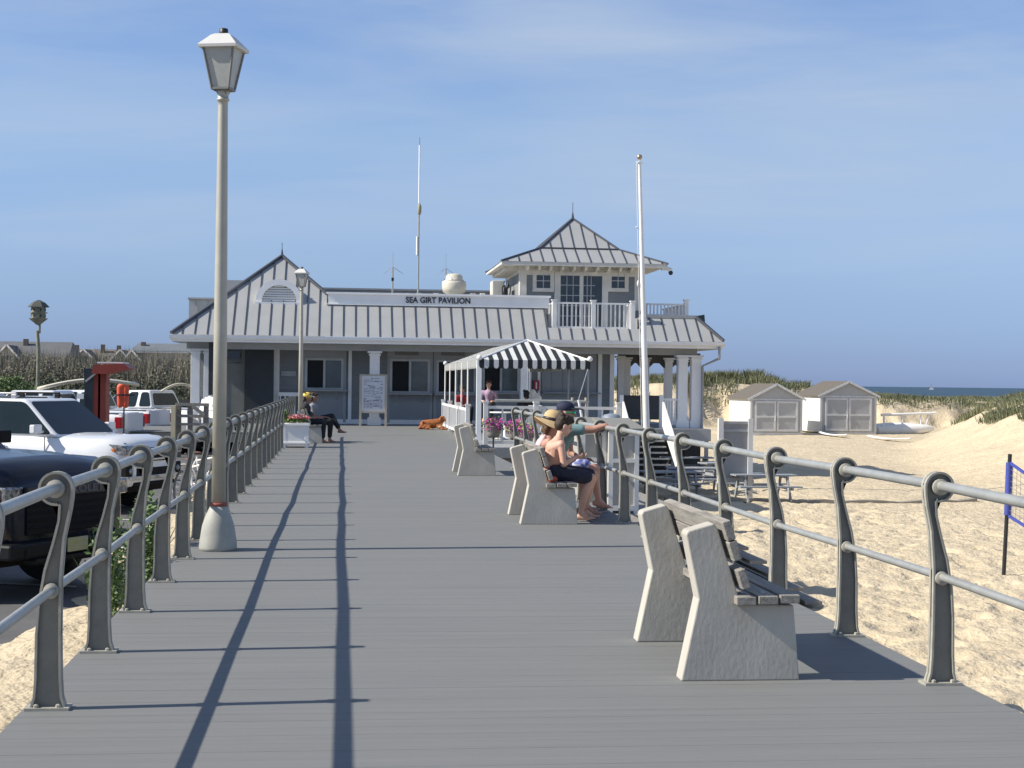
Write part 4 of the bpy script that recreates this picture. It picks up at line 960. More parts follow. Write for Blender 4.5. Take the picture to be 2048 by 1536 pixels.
# picnic tables
def picnic(loc, rz, label):
    t = thing('picnic_table', label, 'picnic table', loc, rz, 'picnic tables on the sand by the pavilion stairs')
    pm = mat('picnic_wood', (.3, .32, .34), .8, 0, .25, 6, stretch=(.5, 5, 5))
    m = MB()
    for k in range(5): m.box(-.9, .9, -.36 + k * .147, -.36 + k * .147 + .135, .72, .76)
    m.build('table_top', pm, t, world=False)
    for s in (-1, 1):
        m = MB(); m.box(-.9, .9, s * .66 - .13, s * .66 - .005, .42, .46); m.box(-.9, .9, s * .66 + .005, s * .66 + .13, .42, .46); m.build('bench_plank', pm, t, world=False)
        m = MB(); 
        for q in (-1, 1): m.bar((s * .62, q * .25, .72), (s * .62, q * .62, 0), .05, .1)
        m.bar((s * .62, -.78, .39), (s * .62, .78, .39), .05, .09); m.bar((s * .62, -.36, .69), (s * .62, .36, .69), .05, .08)
        m.build('leg_frame', pm, t, world=False)
    return t
pts = [((1342, 995), .1, 'picnic table nearest the foot of the stairs'), ((1392, 985), -.1, 'picnic table between the stairs and the notice board'), ((1525, 1002), .05, 'picnic table right of the notice board, nearest the railing'), ((1455, 972), .2, 'picnic table directly behind the notice board'), ((1375, 958), .0, 'rear picnic table under the porch edge')]
pt0 = None
for (px, py), rz, lb in pts:
    q = gnd(px, py, BEACH - .02)
    if pt0 is None: pt0 = picnic(q, rz, lb)
    else: copy_tree(pt0, q, rz, lb)
# low edging board across the sand
q0, q1 = gnd(1330, 1003, BEACH), gnd(1950, 1003, BEACH)
m = MB(); n = 16
for k in range(n):
    A, B = lerp(q0, q1, k / n), lerp(q0, q1, (k + 1) / n); A.z = zg(A.x, A.y) + .04; B.z = zg(B.x, B.y) + .04
    m.bar(A, B, .3, .1)
tag(m.build('timber_edging', mat('drift_timber', (.3, .27, .22), .9, 0, .2, 4)), 'long low grey timber edging laid across the sand behind the railing', 'edging')

# volleyball net post
q = gnd(2007, 1145, BEACH); q.z = zg(q.x, q.y); Y_ = q.y; tp = at(2020, 908, Y_)
t = thing('net_post', 'black net post with blue sleeve and net cords at the right edge of the sand', 'net post', q)
m = MB(); m.tube([q - Vector((0, 0, .1)), tp], .035, 10); m.build('pole', black, t)
blue = mat('net_blue', (.05, .07, .32), .6, 0, .15, 6)
a_, b_2 = at(2015, 1030, Y_), at(2019, 925, Y_)
m = MB(); m.tube([a_, b_2], .06, 10); m.build('sleeve', blue, t)
e1 = at(2090, 975, Y_ - 1.2); e2 = at(2090, 1078, Y_ - 1.2)
m = MB(); m.bar(b_2, e1, .03, .05); m.bar(a_, e2, .03, .05); m.build('net_tape', blue, t)
m = MB()
for k in range(1, 9): m.tube([lerp(b_2, e1, k / 9), lerp(a_, e2, k / 9)], .004, 4)
for k in range(1, 9): m.tube([lerp(b_2, a_, k / 9), lerp(e1, e2, k / 9)], .004, 4)
m.build('net_mesh', mat('net_grey', (.2, .2, .22), .8), t)

# sheds
shg = mat('shed_panel', (.42, .425, .42), .75, 0, .05, 3); shw = mat('shed_white', (.74, .73, .68), .7, 0, .04, 3)
shingle = mat('shingle', (.125, .11, .09), .9, 0, .25, 8, .01, 30)
def shed(px0, px1, pyb, pye, pyr, Y, depth, label):
    z0 = BEACH - .02; k = Y / 3078
    a = at(px0, pyb, Y); b = at(px1, pyb, Y); ze = at(px0, pye, Y).z; zr = at((px0 + px1) / 2, pyr, Y).z; W = b.x - a.x; c = (a.x + b.x) / 2; z0 = min(a.z, b.z)
    t = thing('storage_shed', label, 'shed', (c, Y + depth / 2, z0), 0, 'pair of storage sheds at the foot of the dune')
    m = MB(); m.prism([(a.x, z0 + .1), (b.x, z0 + .1), (b.x, ze), (c, zr), (a.x, ze)], Y, Y + .08); m.build('front_wall', shg, t)
    m = MB(); m.box(a.x + .002, b.x - .002, Y + .08, Y + depth, z0 + .1, ze - .02); m.build('side_walls', shw, t)
    m = MB()
    for s, xe in ((-1, a.x), (1, b.x)):
        e = Vector((xe + s * .18, 0, ze - .18 * (zr - ze) / (W / 2) + .03)); r = Vector((c, 0, zr + .03))
        P = [Vector((e.x, Y - .15, e.z)), Vector((r.x, Y - .15, r.z)), Vector((r.x, Y + depth + .1, r.z)), Vector((e.x, Y + depth + .1, e.z))]
        if s > 0: P = P[::-1]
        m.add([p for p in P] + [p + Vector((0, 0, .07)) for p in P], [(0, 1, 2, 3), (7, 6, 5, 4), (0, 4, 5, 1), (1, 5, 6, 2), (2, 6, 7, 3), (3, 7, 4, 0)])
    m.build('roof', shingle, t)
    m = MB()
    for s, xe in ((-1, a.x), (1, b.x)): m.bar((xe + s * .2, Y - .17, ze - .2 * (zr - ze) / (W / 2) + .03), (c, Y - .17, zr + .04), .04, .14)
    for x in (a.x - .01, b.x - .13): m.box(x, x + .14, Y - .03, Y + .0, z0 + .1, ze)
    m.box(a.x + .13, b.x - .13, Y - .028, Y, ze - .12, ze + .0); m.box(a.x, b.x, Y - .02, Y + .3, z0 - .1, z0 + .1)
    m.build('trim', mat('shed_trim', (.62, .625, .62), .6), t)
    dw = W * .42
    for s in (-1, 1):
        x0 = c if s > 0 else c - dw; x1 = x0 + dw; zt = ze - .15
        m = MB(); m.box(x0 + .02, x1 - .02, Y - .05, Y - .03, z0 + .18, zt); d_ = m.build('door', shg, t)
        m = MB()
        for q in ((x0 + .02, x0 + .15, z0 + .18, zt), (x1 - .15, x1 - .02, z0 + .18, zt), (x0 + .15, x1 - .15, z0 + .18, z0 + .32), (x0 + .15, x1 - .15, zt - .13, zt), (x0 + .15, x1 - .15, (z0 + zt) / 2, (z0 + zt) / 2 + .13)): m.box(q[0], q[1], Y - .08, Y - .05, q[2], q[3])
        if s < 0: m.box(x1 - .1, x1 - .05, Y - .12, Y - .08, (z0 + zt) / 2 - .2, (z0 + zt) / 2 + .1)
        o = m.build('door_frame', mat('shed_trim', None), None); o.data.transform(world_of(t).inverted()); o.parent = d_
shed(1500, 1604, 868, 797, 770, 98, 5.5, 'left shed of the pair, shorter with bright white side wall and brown roof')
shed(1640, 1752, 867, 791, 765, 101, 5.5, 'right shed of the pair, taller and standing in front of the catamaran frame')
# boat dolly / catamaran frame, boards on the sand
y0 = 103; a, b = at(1762, 830, y0), at(1872, 826, y0)
t = thing('catamaran', 'white catamaran hull with a raised rail frame right of the sheds', 'boat', ((a.x + b.x) / 2, y0, BEACH))
h0, h1 = at(1755, 862, y0), at(1868, 858, y0)
m = MB(); m.tube([lerp(h0, h1, k / 8) + Vector((0, 0, .05 * (k / 8) ** 3)) for k in range(9)], [.3, .36, .4, .42, .42, .4, .36, .3, .1], 12); m.build('hull', white, t)
m = MB(); m.tube([lerp(h0, h1, k / 8) + Vector((0, 2.2, .05)) for k in range(9)], [.3, .36, .4, .42, .42, .4, .36, .3, .1], 12); m.build('hull', white, t)
m = MB(); m.tube([a, b], .09, 8)
for px in (1768, 1805, 1842, 1858): p = at(px, 829, y0); m.tube([(p.x, y0, p.z), (p.x - (.35 if px == 1858 else 0), y0, h0.z)], .07, 8)
m.build('rail_frame', white, t)
for i_, (p0_, p1_, lb) in enumerate((((1640, 871), (1752, 882), 'long white surfboard lying on the sand before the right shed'), ((1735, 878), (1828, 885), 'white board lying on the sand below the catamaran'))):
    a, b = gnd(*p0_, BEACH), gnd(*p1_, BEACH); a.z = zg(a.x, a.y) + .12; b.z = zg(b.x, b.y) + .12
    if (b - a).length > 5: b = a + (b - a).normalized() * (4.6 + i_ * .3)
    m = MB(); n = 12; vs = []; M_ = (b - a).normalized(); sd_ = Vector((-M_.y, M_.x, 0))
    up2 = Vector((0, 0, 1))
    for k in range(n + 1):
        s = k / n; w2 = .32 * math.sin(math.pi * min(1, s * .96 + .03)) ** .5; c = lerp(a, b, s) + up2 * (.1 * (2 * s - 1) ** 2)
        vs += [c - sd_ * w2, c + up2 * .05, c + sd_ * w2, c - up2 * .05]
    m.add(vs, [(4 * k + j, 4 * k + (j + 1) % 4, 4 * k + 4 + (j + 1) % 4, 4 * k + 4 + j) for k in range(n) for j in range(4)] + [(0, 3, 2, 1), (4 * n, 4 * n + 1, 4 * n + 2, 4 * n + 3)], True)
    tag(m.build('surfboard', white), lb, 'surfboard')
q = at(1863, 777, 2600); t = thing('sailboat', 'tiny white sail far out on the sea horizon', 'sailboat', (q.x, 2600, -3.1))
m = MB(); m.add([(-3, 0, 1), (3.5, 0, 1), (0, 0, 12), (0, .3, 1)], [(0, 1, 2), (0, 2, 3), (1, 3, 2), (0, 3, 1)]); m.build('sail', white, t, world=False)
m = MB(); m.prism([(-4, 1), (-3.4, -.3), (3.8, -.3), (5, 1)], -1, 1); m.build('hull', white, t, world=False)
# ================================================================ vehicles  (local: +x forward, origin on the ground under the nose)
whitep = mat('car_white', (.74, .75, .76), .28, 0, .02, 1, coat=.6)
navyp = mat('car_navy', (.004, .006, .016), .2, 0, .1, 1, coat=.15, spec=.35)
silverp = mat('car_silver', (.35, .36, .37), .3, .4, .03, 1, coat=.5)
greyc = mat('dark_trim', (.008, .008, .009), .6, 0, .1, spec=.15)
carglass = mat('car_glass', (.014, .022, .022), .06, 0, .3, 1.2, spec=.4)
headl = mat('headlamp', (.3, .32, .34), .1, .3, .6, 22, coat=1, col2=(.03, .03, .035), sharp=.1)
amber = mat('amber_lens', (.6, .16, .02), .25, 0, .1); redl = mat('tail_lens', (.35, .01, .015), .25, 0, .1)
def loft(stations, sec):
    m = MB(); n = None
    for st in stations:
        half = sec(*st[1:]); pts = [(st[0], y, z) for y, z in half] + [(st[0], -y, z) for y, z in half[::-1] if y > 1e-6]
        n = len(pts); m.v += pts
    k = len(stations)
    for i in range(k - 1):
        for j in range(n): m.f.append((i * n + j, i * n + (j + 1) % n, (i + 1) * n + (j + 1) % n, (i + 1) * n + j)); m.sm.append(True)
    m.f.append(tuple(range(n))[::-1]); m.f.append(tuple(range((k - 1) * n, k * n))); m.sm += [False, False]
    return m
def sec_body(w, zb, zt, cr=.045):
    h = zt - zb
    return [(0, zb), (w * .86, zb), (w * .95, zb + .06), (w * .985, zb + .2 * h), (w, zb + .45 * h), (w * .985, zb + .72 * h), (w * .955, zt - .1), (w * .90, zt - .03), (w * .78, zt + .01), (w * .4, zt + cr), (0, zt + cr * 1.2)]
def vehicle(name, label, cat, loc, rz, W, stations, gh, wheels, paint, wr=.38, group=None, front=None, panes=(.35, .7), rear=None, belt=None):
    t = thing(name, label, cat, loc, rz, group)
    m = loft(stations, sec_body); o = m.build('body', paint, t, world=False)
    cut = []
    for wx in wheels:
        for s in (-1, 1):
            c = MB(); c.tube([(wx, s * W / 2 * 1.3, wr), (wx, s * W / 2 * .55, wr)], wr * 1.17, 24, smooth=False); cut.append(c.build('cut', paint, None))
    for c in cut:
        bm_ = o.modifiers.new('b', 'BOOLEAN'); bm_.object = c; bm_.operation = 'DIFFERENCE'; bm_.solver = 'EXACT'
    par = o.parent; o.parent = None; bake(o); o.parent = par
    for c in cut: bpy.data.objects.remove(c)
    bv = o.modifiers.new('b', 'BEVEL'); bv.width = .025; bv.segments = 3; bv.limit_method = 'ANGLE'; bv.angle_limit = R(40)
    for p in o.data.polygons: p.use_smooth = True
    (xc, zc), (xf, zf), (xr, zr), (xb, zb_), wb, wt = gh
    P = lambda x, z, y: Vector((x, y, z))
    m = MB(); lo = [P(xc, zc, wb), P(xc, zc, -wb), P(xb, zb_, -wb), P(xb, zb_, wb)]; hi = [P(xf, zf, wt), P(xf, zf, -wt), P(xr, zr, -wt), P(xr, zr, wt)]
    mid = (hi[0] + hi[1] + hi[2] + hi[3]) / 4
    m.add(lo + hi, [(0, 1, 2, 3), (4, 7, 6, 5), (0, 4, 5, 1), (1, 5, 6, 2), (2, 6, 7, 3), (3, 7, 4, 0)])
    m.build('cabin', paint, t, world=False, bevel=.07, seg=4, shade=True)
    def pane(a, b, c, d, nm='window', i=.06):           # quad a-b bottom, c-d top (c over b)
        ce = (a + b + c + d) / 4; nr = (b - a).cross(d - a).normalized()
        if nr.dot(ce - Vector(((xc + xb) / 2, 0, (zc + zf) / 2))) < 0: nr = -nr
        def bil(u, v): return lerp(lerp(a, b, u), lerp(d, c, u), v)
        lu, lv = (b - a).length, (d - a).length
        u0, v0 = i / lu, i / lv; c4 = [bil(u0, v0), bil(1 - u0, v0), bil(1 - u0 * 1.2, 1 - v0), bil(u0 * 1.2, 1 - v0)]; q = []
        for k in range(4):                                  # rounded corners
            p0_, p1_, p2_ = c4[k - 1], c4[k], c4[(k + 1) % 4]; rr = .09
            A = p1_ + (p0_ - p1_).normalized() * rr; B = p1_ + (p2_ - p1_).normalized() * rr
            q += [A * (1 - s_) ** 2 + p1_ * 2 * s_ * (1 - s_) + B * s_ ** 2 for s_ in (0, .25, .5, .75, 1)]
        n_ = len(q); g_ = MB(); g_.add([x + nr * .006 for x in q] + [x - nr * .03 for x in q], [tuple(range(n_)), tuple(range(n_, 2 * n_))[::-1]] + [(k, k + n_, (k + 1) % n_ + n_, (k + 1) % n_) for k in range(n_)])
        return g_.build(nm, carglass, t, world=False, bevel=.004, seg=1)
    pane(lo[0], lo[1], hi[1], hi[0], 'windscreen', .065)
    pane(lo[2], lo[3], hi[3], hi[2], 'rear_window', .12)
    us = [0] + list(panes) + [1]
    for s, (a, b, c, d) in ((1, (lo[0], lo[3], hi[3], hi[0])), (-1, (lo[1], lo[2], hi[2], hi[1]))):
        for u0, u1 in zip(us, us[1:]):
            pane(lerp(a, b, u0), lerp(a, b, u1), lerp(d, c, u1), lerp(d, c, u0), 'side_window', .07)
    for wx in wheels:
        for s in (-1, 1):
            y1, y0 = s * W / 2 * .99, s * (W / 2 - .24)
            Mw = Matrix.Translation((wx, y0, wr)) @ Matrix.Rotation(-s * math.pi / 2, 4, 'X')
            h = abs(y1 - y0)
            m = MB(); m.lathe([(wr * .62, 0), (wr * .95, 0), (wr, .03), (wr, h - .03), (wr * .95, h), (wr * .64, h)], seg=28, M=Mw); w_ = m.build('wheel', rubber, t, world=False)
            m = MB(); m.lathe([(.02, h - .04), (wr * .2, h - .03), (wr * .22, h - .08), (wr * .6, h - .09), (wr * .64, h - .005), (wr * .66, h - .002)], seg=24, M=Mw)
            for k in range(6): m.bar(Mw @ Vector((wr * .1 * math.cos(k * 1.047), wr * .1 * math.sin(k * 1.047), h - .05)), Mw @ Vector((wr * .62 * math.cos(k * 1.047), wr * .62 * math.sin(k * 1.047), h - .04)), .07, .05)
            r_ = m.build('rim', silverp, None); r_.parent = w_
    m = MB(); m.box(stations[-1][0] + .25, stations[0][0] - .25, -W / 2 * .8, W / 2 * .8, stations[1][2] - .12, stations[1][2] + .1); m.build('underbody', greyc, t, world=False)
    for s in (-1, 1):
        m = MB(); m.box(xc - .34, xc - .24, s * (wb + .06), s * (wb + .27), zc + .06, zc + .2); m.box(xc - .32, xc - .26, s * (wb + .1), s * (wb - .05), zc + .06, zc + .1); m.build('mirror', paint if paint is whitep else greyc, t, world=False, bevel=.035, seg=3)
    return t
def suv_st(W, L, hood, nose=.95, zb=.42, cowl=-1.25, tail=None):
    w = W / 2; b = hood + .04
    return [(0, w * .70, zb + .06, nose - .1), (-.04, w * .80, zb + .02, nose), (-.14, w * .90, zb, nose + .06), (-.35, w * .965, zb, (nose + hood) / 2 + .06), (-.7, w * .99, zb, hood - .02), (cowl, w, zb, hood), (cowl - .5, w, zb, b), (-L * .55, w, zb, b), (-L + .5, w, zb, b), (-L + .1, w * .97, zb, b - .03), (-L, w * .9, zb + .05, b - .12)]
# --- white SUV (second row position) ------------------------------------
FA = R(-24)
f1 = at(365, 900, 26.3); f0 = at(250, 900, 24.6); fc = (f0 + f1) / 2
suv = vehicle('parked_suv', 'white SUV parked nose to the boardwalk behind the railing', 'SUV', (fc.x, fc.y, zleft(25) + .01), FA, 1.93, suv_st(1.93, 4.8, 1.2, 1.06), ((-1.22, 1.2), (-1.95, 1.8), (-4.15, 1.82), (-4.7, 1.22), .9, .72), (-.95, -3.72), whitep, .39)
def add(t, nm, mb, m, bevel=.01): return mb.build(nm, m, t, world=False, bevel=bevel, seg=2)
m = MB(); m.box(-.08, .02, -.52, .52, .82, 1.04); add(suv, 'grille', m, greyc)
m = MB(); m.box(0, .035, -.5, .5, 1.0, 1.03); m.box(0, .035, -.5, .5, .84, .87); m.box(-.0, .05, -.75, .75, .545, .60); add(suv, 'chrome_bar', m, chrome, .005)
m = MB(); m.box(-.1, .012, -.55, .55, .58, .72); m.box(-.1, .01, -.62, .62, .43, .5); add(suv, 'lower_intake', m, greyc)
for s in (-1, 1):
    m = MB(); m.prism([(-.4, .97), (.0, .94), (.01, 1.04), (-.05, 1.09), (-.46, 1.12)], s * .56, s * .86); add(suv, 'headlight', m, headl)
    m = MB(); m.box(-.33, -.2, s * .845, s * .872, .99, 1.04); add(suv, 'marker_light', m, amber, .004)
    m = MB(); m.box(-.12, -.0, s * .62, s * .84, .6, .78); add(suv, 'fog_surround', m, greyc)
    m = MB(); m.ell((.0, s * .72, .68), (.03, .05, .05)); add(suv, 'fog_light', m, headl, 0)
    m = MB(); m.box(-3.9, -2.2, s * .6 - .02, s * .6 + .02, 1.87, 1.9); [m.box(x, x + .1, s * .6 - .02, s * .6 + .02, 1.79, 1.87) for x in (-3.85, -3.0, -2.3)]; add(suv, 'roof_rail', m, silverp if s < 0 else greyc)
m = MB(); m.box(-3.3, -2.3, -.4, .4, 1.8, 1.825); add(suv, 'sunroof', m, glass)
m = MB(); m.prism([(-1.2, 1.2), (-.5, 1.12), (-.5, 1.16), (-1.2, 1.25)], -.42, .42); add(suv, 'hood_scoop', m, whitep, .03)
m = MB(); m.ell((-1.75, 0, 1.5), (.03, .13, .045))
m.build('mirror_interior', greyc, suv, world=False)
for s in (-1, 1):
    m = MB()
    for x, z0, z1 in ((-1.42, .62, 1.2), (-2.5, .6, 1.22), (-3.55, .75, 1.22)): m.box(x, x + .008, s * .955, s * .968, z0, z1)
    m.box(-3.55, -1.42, s * .955, s * .9675, .6, .608); m.build('door_gaps', greyc, suv, world=False)
    for x in (-2.35, -3.4): m = MB(); m.box(x, x + .2, s * .955, s * .985, 1.04, 1.07); m.build('door_handle', whitep, suv, world=False, bevel=.008)
m = MB(); m.box(-1.2, -.15, -.8, -.794, 1.085, 1.2) if False else m.box(-.14, -.13, -.7, .7, 1.1, 1.128); m.build('hood_gap', greyc, suv, world=False)
# --- dark pickup nearest -------------------------------------------------
n0 = at(2, 970, 15.0); n1 = at(262, 960, 16.78); nc = (n0 + n1) / 2
zt_ = zleft(15)
def truck_st(W, L, hood, nose):
    w = W / 2
    return [(0, w * .80, .5, nose - .1), (-.04, w * .87, .46, nose - .01), (-.12, w * .925, .44, nose + .05), (-.28, w * .96, .44, (nose + hood) / 2 + .04), (-.5, w * .985, .44, hood - .05), (-.9, w, .44, hood - .01), (-1.45, w, .44, hood), (-2.2, w, .44, hood + .03), (-3.4, w, .44, hood + .03), (-L + .3, w, .46, hood + .02), (-L, w * .97, .5, hood)]
trk = vehicle('parked_pickup', 'black pickup truck nearest the camera with dark grille and yellow number plate', 'pickup truck', (nc.x, nc.y, zt_ + .01), R(-29), 2.04, truck_st(2.04, 5.6, 1.4, 1.23), ((-1.5, 1.4), (-2.25, 1.98), (-3.7, 2.0), (-4.1, 1.42), .9, .7), (-1.0, -4.4), navyp, .44)
m = MB(); m.box(-.1, .03, -.66, .66, .66, 1.02); [m.box(.02, .045, -.64, .64, z, z + .018) for z in (.72, .79, .86, .93)]; add(trk, 'grille', m, greyc)
m = MB(); m.box(-.1, .05, -.68, .68, 1.02, 1.13); add(trk, 'name_bar', m, black, .01)
tb = text_mesh('CHEVROLET', 'name_lettering', mat('badge_grey', (.07, .072, .08), .4), .1, .004, Matrix.Translation((.052, 0, 1.075)) @ Matrix.Rotation(math.pi / 2, 4, 'Z') @ FACE, None, off=.003, sx=1.7); tb.parent = trk
m = MB(); m.box(-.16, .1, -.97, .97, .44, .6); m.box(-.1, .08, -.6, .6, .36, .44); add(trk, 'bumper', m, mat('bumper_dark', (.006, .007, .009), .5, 0, .1, spec=.2), .03)
m = MB(); m.box(.1, .112, -.155, .155, .46, .6); pl_ = add(trk, 'number_plate', m, mat('plate_yellow', (.42, .38, .1), .5, 0, .2, 20, stretch=(1, .6, 3), col2=(.45, .45, .36)), .004)
pt = text_mesh('B52 GTM', 'plate_characters', mat('ink', None), .09, .002, Matrix.Translation((.1125, 0, .525)) @ Matrix.Rotation(math.pi / 2, 4, 'Z') @ FACE, None, sx=.8) if False else None
for s in (-1, 1):
    m = MB(); m.box(-.3, .0, s * .68, s * .95, .98, 1.14); add(trk, 'headlight', m, headl, .02)
    m = MB(); m.box(-.34, -.06, s * .93, s * .975, .99, 1.13); add(trk, 'marker_light', m, amber, .01)
    m = MB(); m.box(.04, .115, s * .72, s * .78, .44, .54); add(trk, 'tow_hook', m, greyc, .02)
for s in (-.3, .3):
    m = MB(); m.prism([(-1.4, 1.38), (-.4, 1.32), (-.4, 1.37), (-1.4, 1.435)], s - .16, s + .16); add(trk, 'hood_ridge', m, navyp, .04)
# --- white pickups in the far rows
def pick(loc, rz, label, paint=whitep, suvish=False):
    st = truck_st(1.95, 5.6, 1.16, 1.0)
    if suvish: v = vehicle('parked_suv', label, 'SUV', loc, rz, 1.9, suv_st(1.9, 4.7, 1.1), ((-1.3, 1.1), (-2.0, 1.72), (-4.1, 1.74), (-4.65, 1.12), .87, .7), (-.95, -3.7), paint, .37)
    else:
        v = vehicle('parked_pickup', label, 'pickup truck', loc, rz, 1.95, st, ((-1.5, 1.17), (-2.2, 1.83), (-3.5, 1.84), (-3.75, 1.2), .88, .7), (-1.0, -4.4), paint, .4)
        m = MB(); m.box(-5.5, -3.85, -.8, .8, 1.18, 1.21); add(v, 'truck_bed', m, dark, 0)
        m = MB(); m.box(-5.62, -5.5, -.86, .86, .62, 1.2); add(v, 'tailgate', m, paint, .02)
    e = -5.63 if not suvish else -4.72
    for s in (-1, 1): m = MB(); m.box(e, e + .2, s * .8, s * .985, .78, 1.1); add(v, 'tail_light', m, redl, .02)
    m = MB(); m.box(e - .1, e + .05, -.9, .9, .45, .6); add(v, 'bumper', m, chrome, .02)
    return v
zf = -.75
def pos(px, Y): return at(px, 800, Y).x
bx_ = pos(318, 52); pick((bx_ - 5.3, 53.4, zleft(53)), R(163), 'white pickup half hidden behind the orange rescue vest')
bx_ = pos(352, 55); pick((bx_ - 3.6, 55 + 2.5, zleft(55)), R(150), 'white pickup with dark rear window by the pavilion corner')
bx_ = pos(140, 36); pick((bx_ - 4.5, 36 + 1.0, zleft(36)), R(168), 'white SUV with a long surfboard on its roof, left of the red kiosk', suvish=True)
bx_ = pos(20, 42); pick((bx_ - 4.4, 42, zleft(42)), R(185), 'dark SUV with a roof box at the far left of the parking lot', navyp, True)
bx_ = pos(262, 46); pick((bx_ - 5.4, 47.2, zleft(47)), R(167), 'white pickup with a red tail light right beside the red kiosk')
# surfboards on roofs
for i_, (p0_, p1_, Y, lb) in enumerate((((75, 778), (278, 770), 36.3, 'long pale surfboard lying on the roof of the white SUV'), ((322, 783), (385, 773), 55, 'pale surfboard on the far pickup by the pavilion corner'))):
    a, b = at(*p0_, Y), at(*p1_, Y + .6); m = MB(); n = 10; vs = []
    for k in range(n + 1):
        s = k / n; w2 = .28 * math.sin(math.pi * min(1, s * .96 + .03)) ** .5; c = lerp(a, b, s) + Vector((0, 0, .16 * math.sin(s * math.pi)))
        vs += [c + Vector((0, -w2, 0)), c + Vector((0, 0, .045)), c + Vector((0, w2, 0)), c - Vector((0, 0, .045))]
    m.add(vs, [(4 * k + j, 4 * k + (j + 1) % 4, 4 * k + 4 + (j + 1) % 4, 4 * k + 4 + j) for k in range(n) for j in range(4)] + [(0, 3, 2, 1), (4 * n, 4 * n + 1, 4 * n + 2, 4 * n + 3)], True)
    tag(m.build('surfboard', mat('board_cream', (.62, .58, .46), .4, 0, .05)), lb, 'surfboard')
    
# red kiosk
Y = 33; a = at(186, 800, Y); b = at(212, 800, Y); zt = at(210, 735, Y).z; z0 = zleft(Y)
redm = mat('kiosk_red', (.27, .045, .025), .5, 0, .15, 3)
t = thing('red_kiosk', 'dark red sheltered kiosk post with flat canopy among the parked cars', 'kiosk', ((a.x + b.x) / 2, Y, z0))
m = MB(); m.box(a.x, a.x + .1, Y, Y + .5, z0, zt); m.box(b.x - .12, b.x, Y, Y + .5, z0, zt); m.box(a.x + .1, b.x - .12, Y + .4, Y + .46, z0, zt); m.build('body', redm, t)
c0, c1 = at(192, 735, Y), at(263, 737, Y); m = MB(); m.prism([(c0.x - .05, zt - .12), (c0.x + .2, zt - .14), (c1.x, c1.z - .0), (c1.x - .12, c1.z + .1), (c0.x, zt + .05)], Y - .3, Y + .8); m.build('canopy', redm, t)
m = MB(); m.box(c0.x + .05, c1.x - .15, Y - .2, Y + .7, c1.z + .1, c1.z + .13); m.build('canopy_top', white, t)
d0, d1 = at(170, 850, Y), at(188, 735, Y); m = MB(); m.prism([(d0.x + .02, z0), (a.x, z0), (a.x, zt - .03), (d0.x - .04, zt - .02), (d0.x - .02, zt - .35)], Y - .02, Y + .4); m.build('side_panel', mat('kiosk_dark', (.02, .028, .035), .4), t)
m = MB(); m.bar(at(171, 763, Y - .1), at(192, 746, Y - .1), .05, .04); m.build('edge_strip', greytrim, t)
m = MB(); p = at(166, 793, Y); m.box(p.x - .12, p.x + .02, Y - .05, Y, p.z - .05, p.z + .06); m.build('notice', white, t)
# orange lifeguard torpedo hung on a post
Y = 40; p = at(246, 790, Y); z0 = zleft(Y); t = thing('lifeguard_post', 'black post hung with an orange rescue vest between the parked pickups', 'rescue gear', (p.x, Y, z0))
m = MB(); m.tube([(p.x, Y + .2, z0), (p.x, Y + .2, at(246, 772, Y).z)], .02, 8); m.build('post', black, t)
orm = mat('rescue_orange', (.72, .1, .04), .6, 0, .2, 8)
m = MB()
for s in (-1, 1): m.cap((p.x + s * .075, Y, p.z + .2), .085, (p.x + s * .07, Y, p.z - .26), .075)
m.ell((p.x, Y, p.z + .25), (.13, .09, .07)); m.build('vest', orm, t, voxel=.02)
m = MB(); m.box(p.x - .17, p.x + .3, Y - .1, Y - .08, p.z - .02, p.z + .02); m.build('strap', black, t)

# grey timber barrier
t = thing('timber_barrier', 'grey timber rail barrier left of the lamp pole', 'barrier', (pos(385, 44), 44, zleft(44))); a, b = pos(351, 44), pos(418, 44); z = lambda py: at(385, py, 44).z
m = MB(); m.box(a, b, 43.95, 44.03, z(812), z(806)); m.build('rail', oldwood, t)
for y0, y1 in ((829, 835), (846, 851)): m = MB(); m.box(a, b, 43.95, 44.03, z(y1), z(y0)); m.build('rail', oldwood, t)
for px in (357, 380, 412): x = pos(px, 44); m = MB(); m.box(x - .07, x + .07, 44.04, 44.16, zleft(44), z(808)); m.build('post', oldwood, t)
m = MB(); m.bar((pos(385, 44), 43.93, z(812)), (pos(410, 44), 43.93, z(830)), .05, .1); m.build('brace', oldwood, t)
m = MB(); x = pos(351, 44); m.box(x - .1, x + .02, 43.8, 44.03, zleft(44), z(812)); m.build('end_board', mat('cream_board', (.6, .52, .33), .7), t)
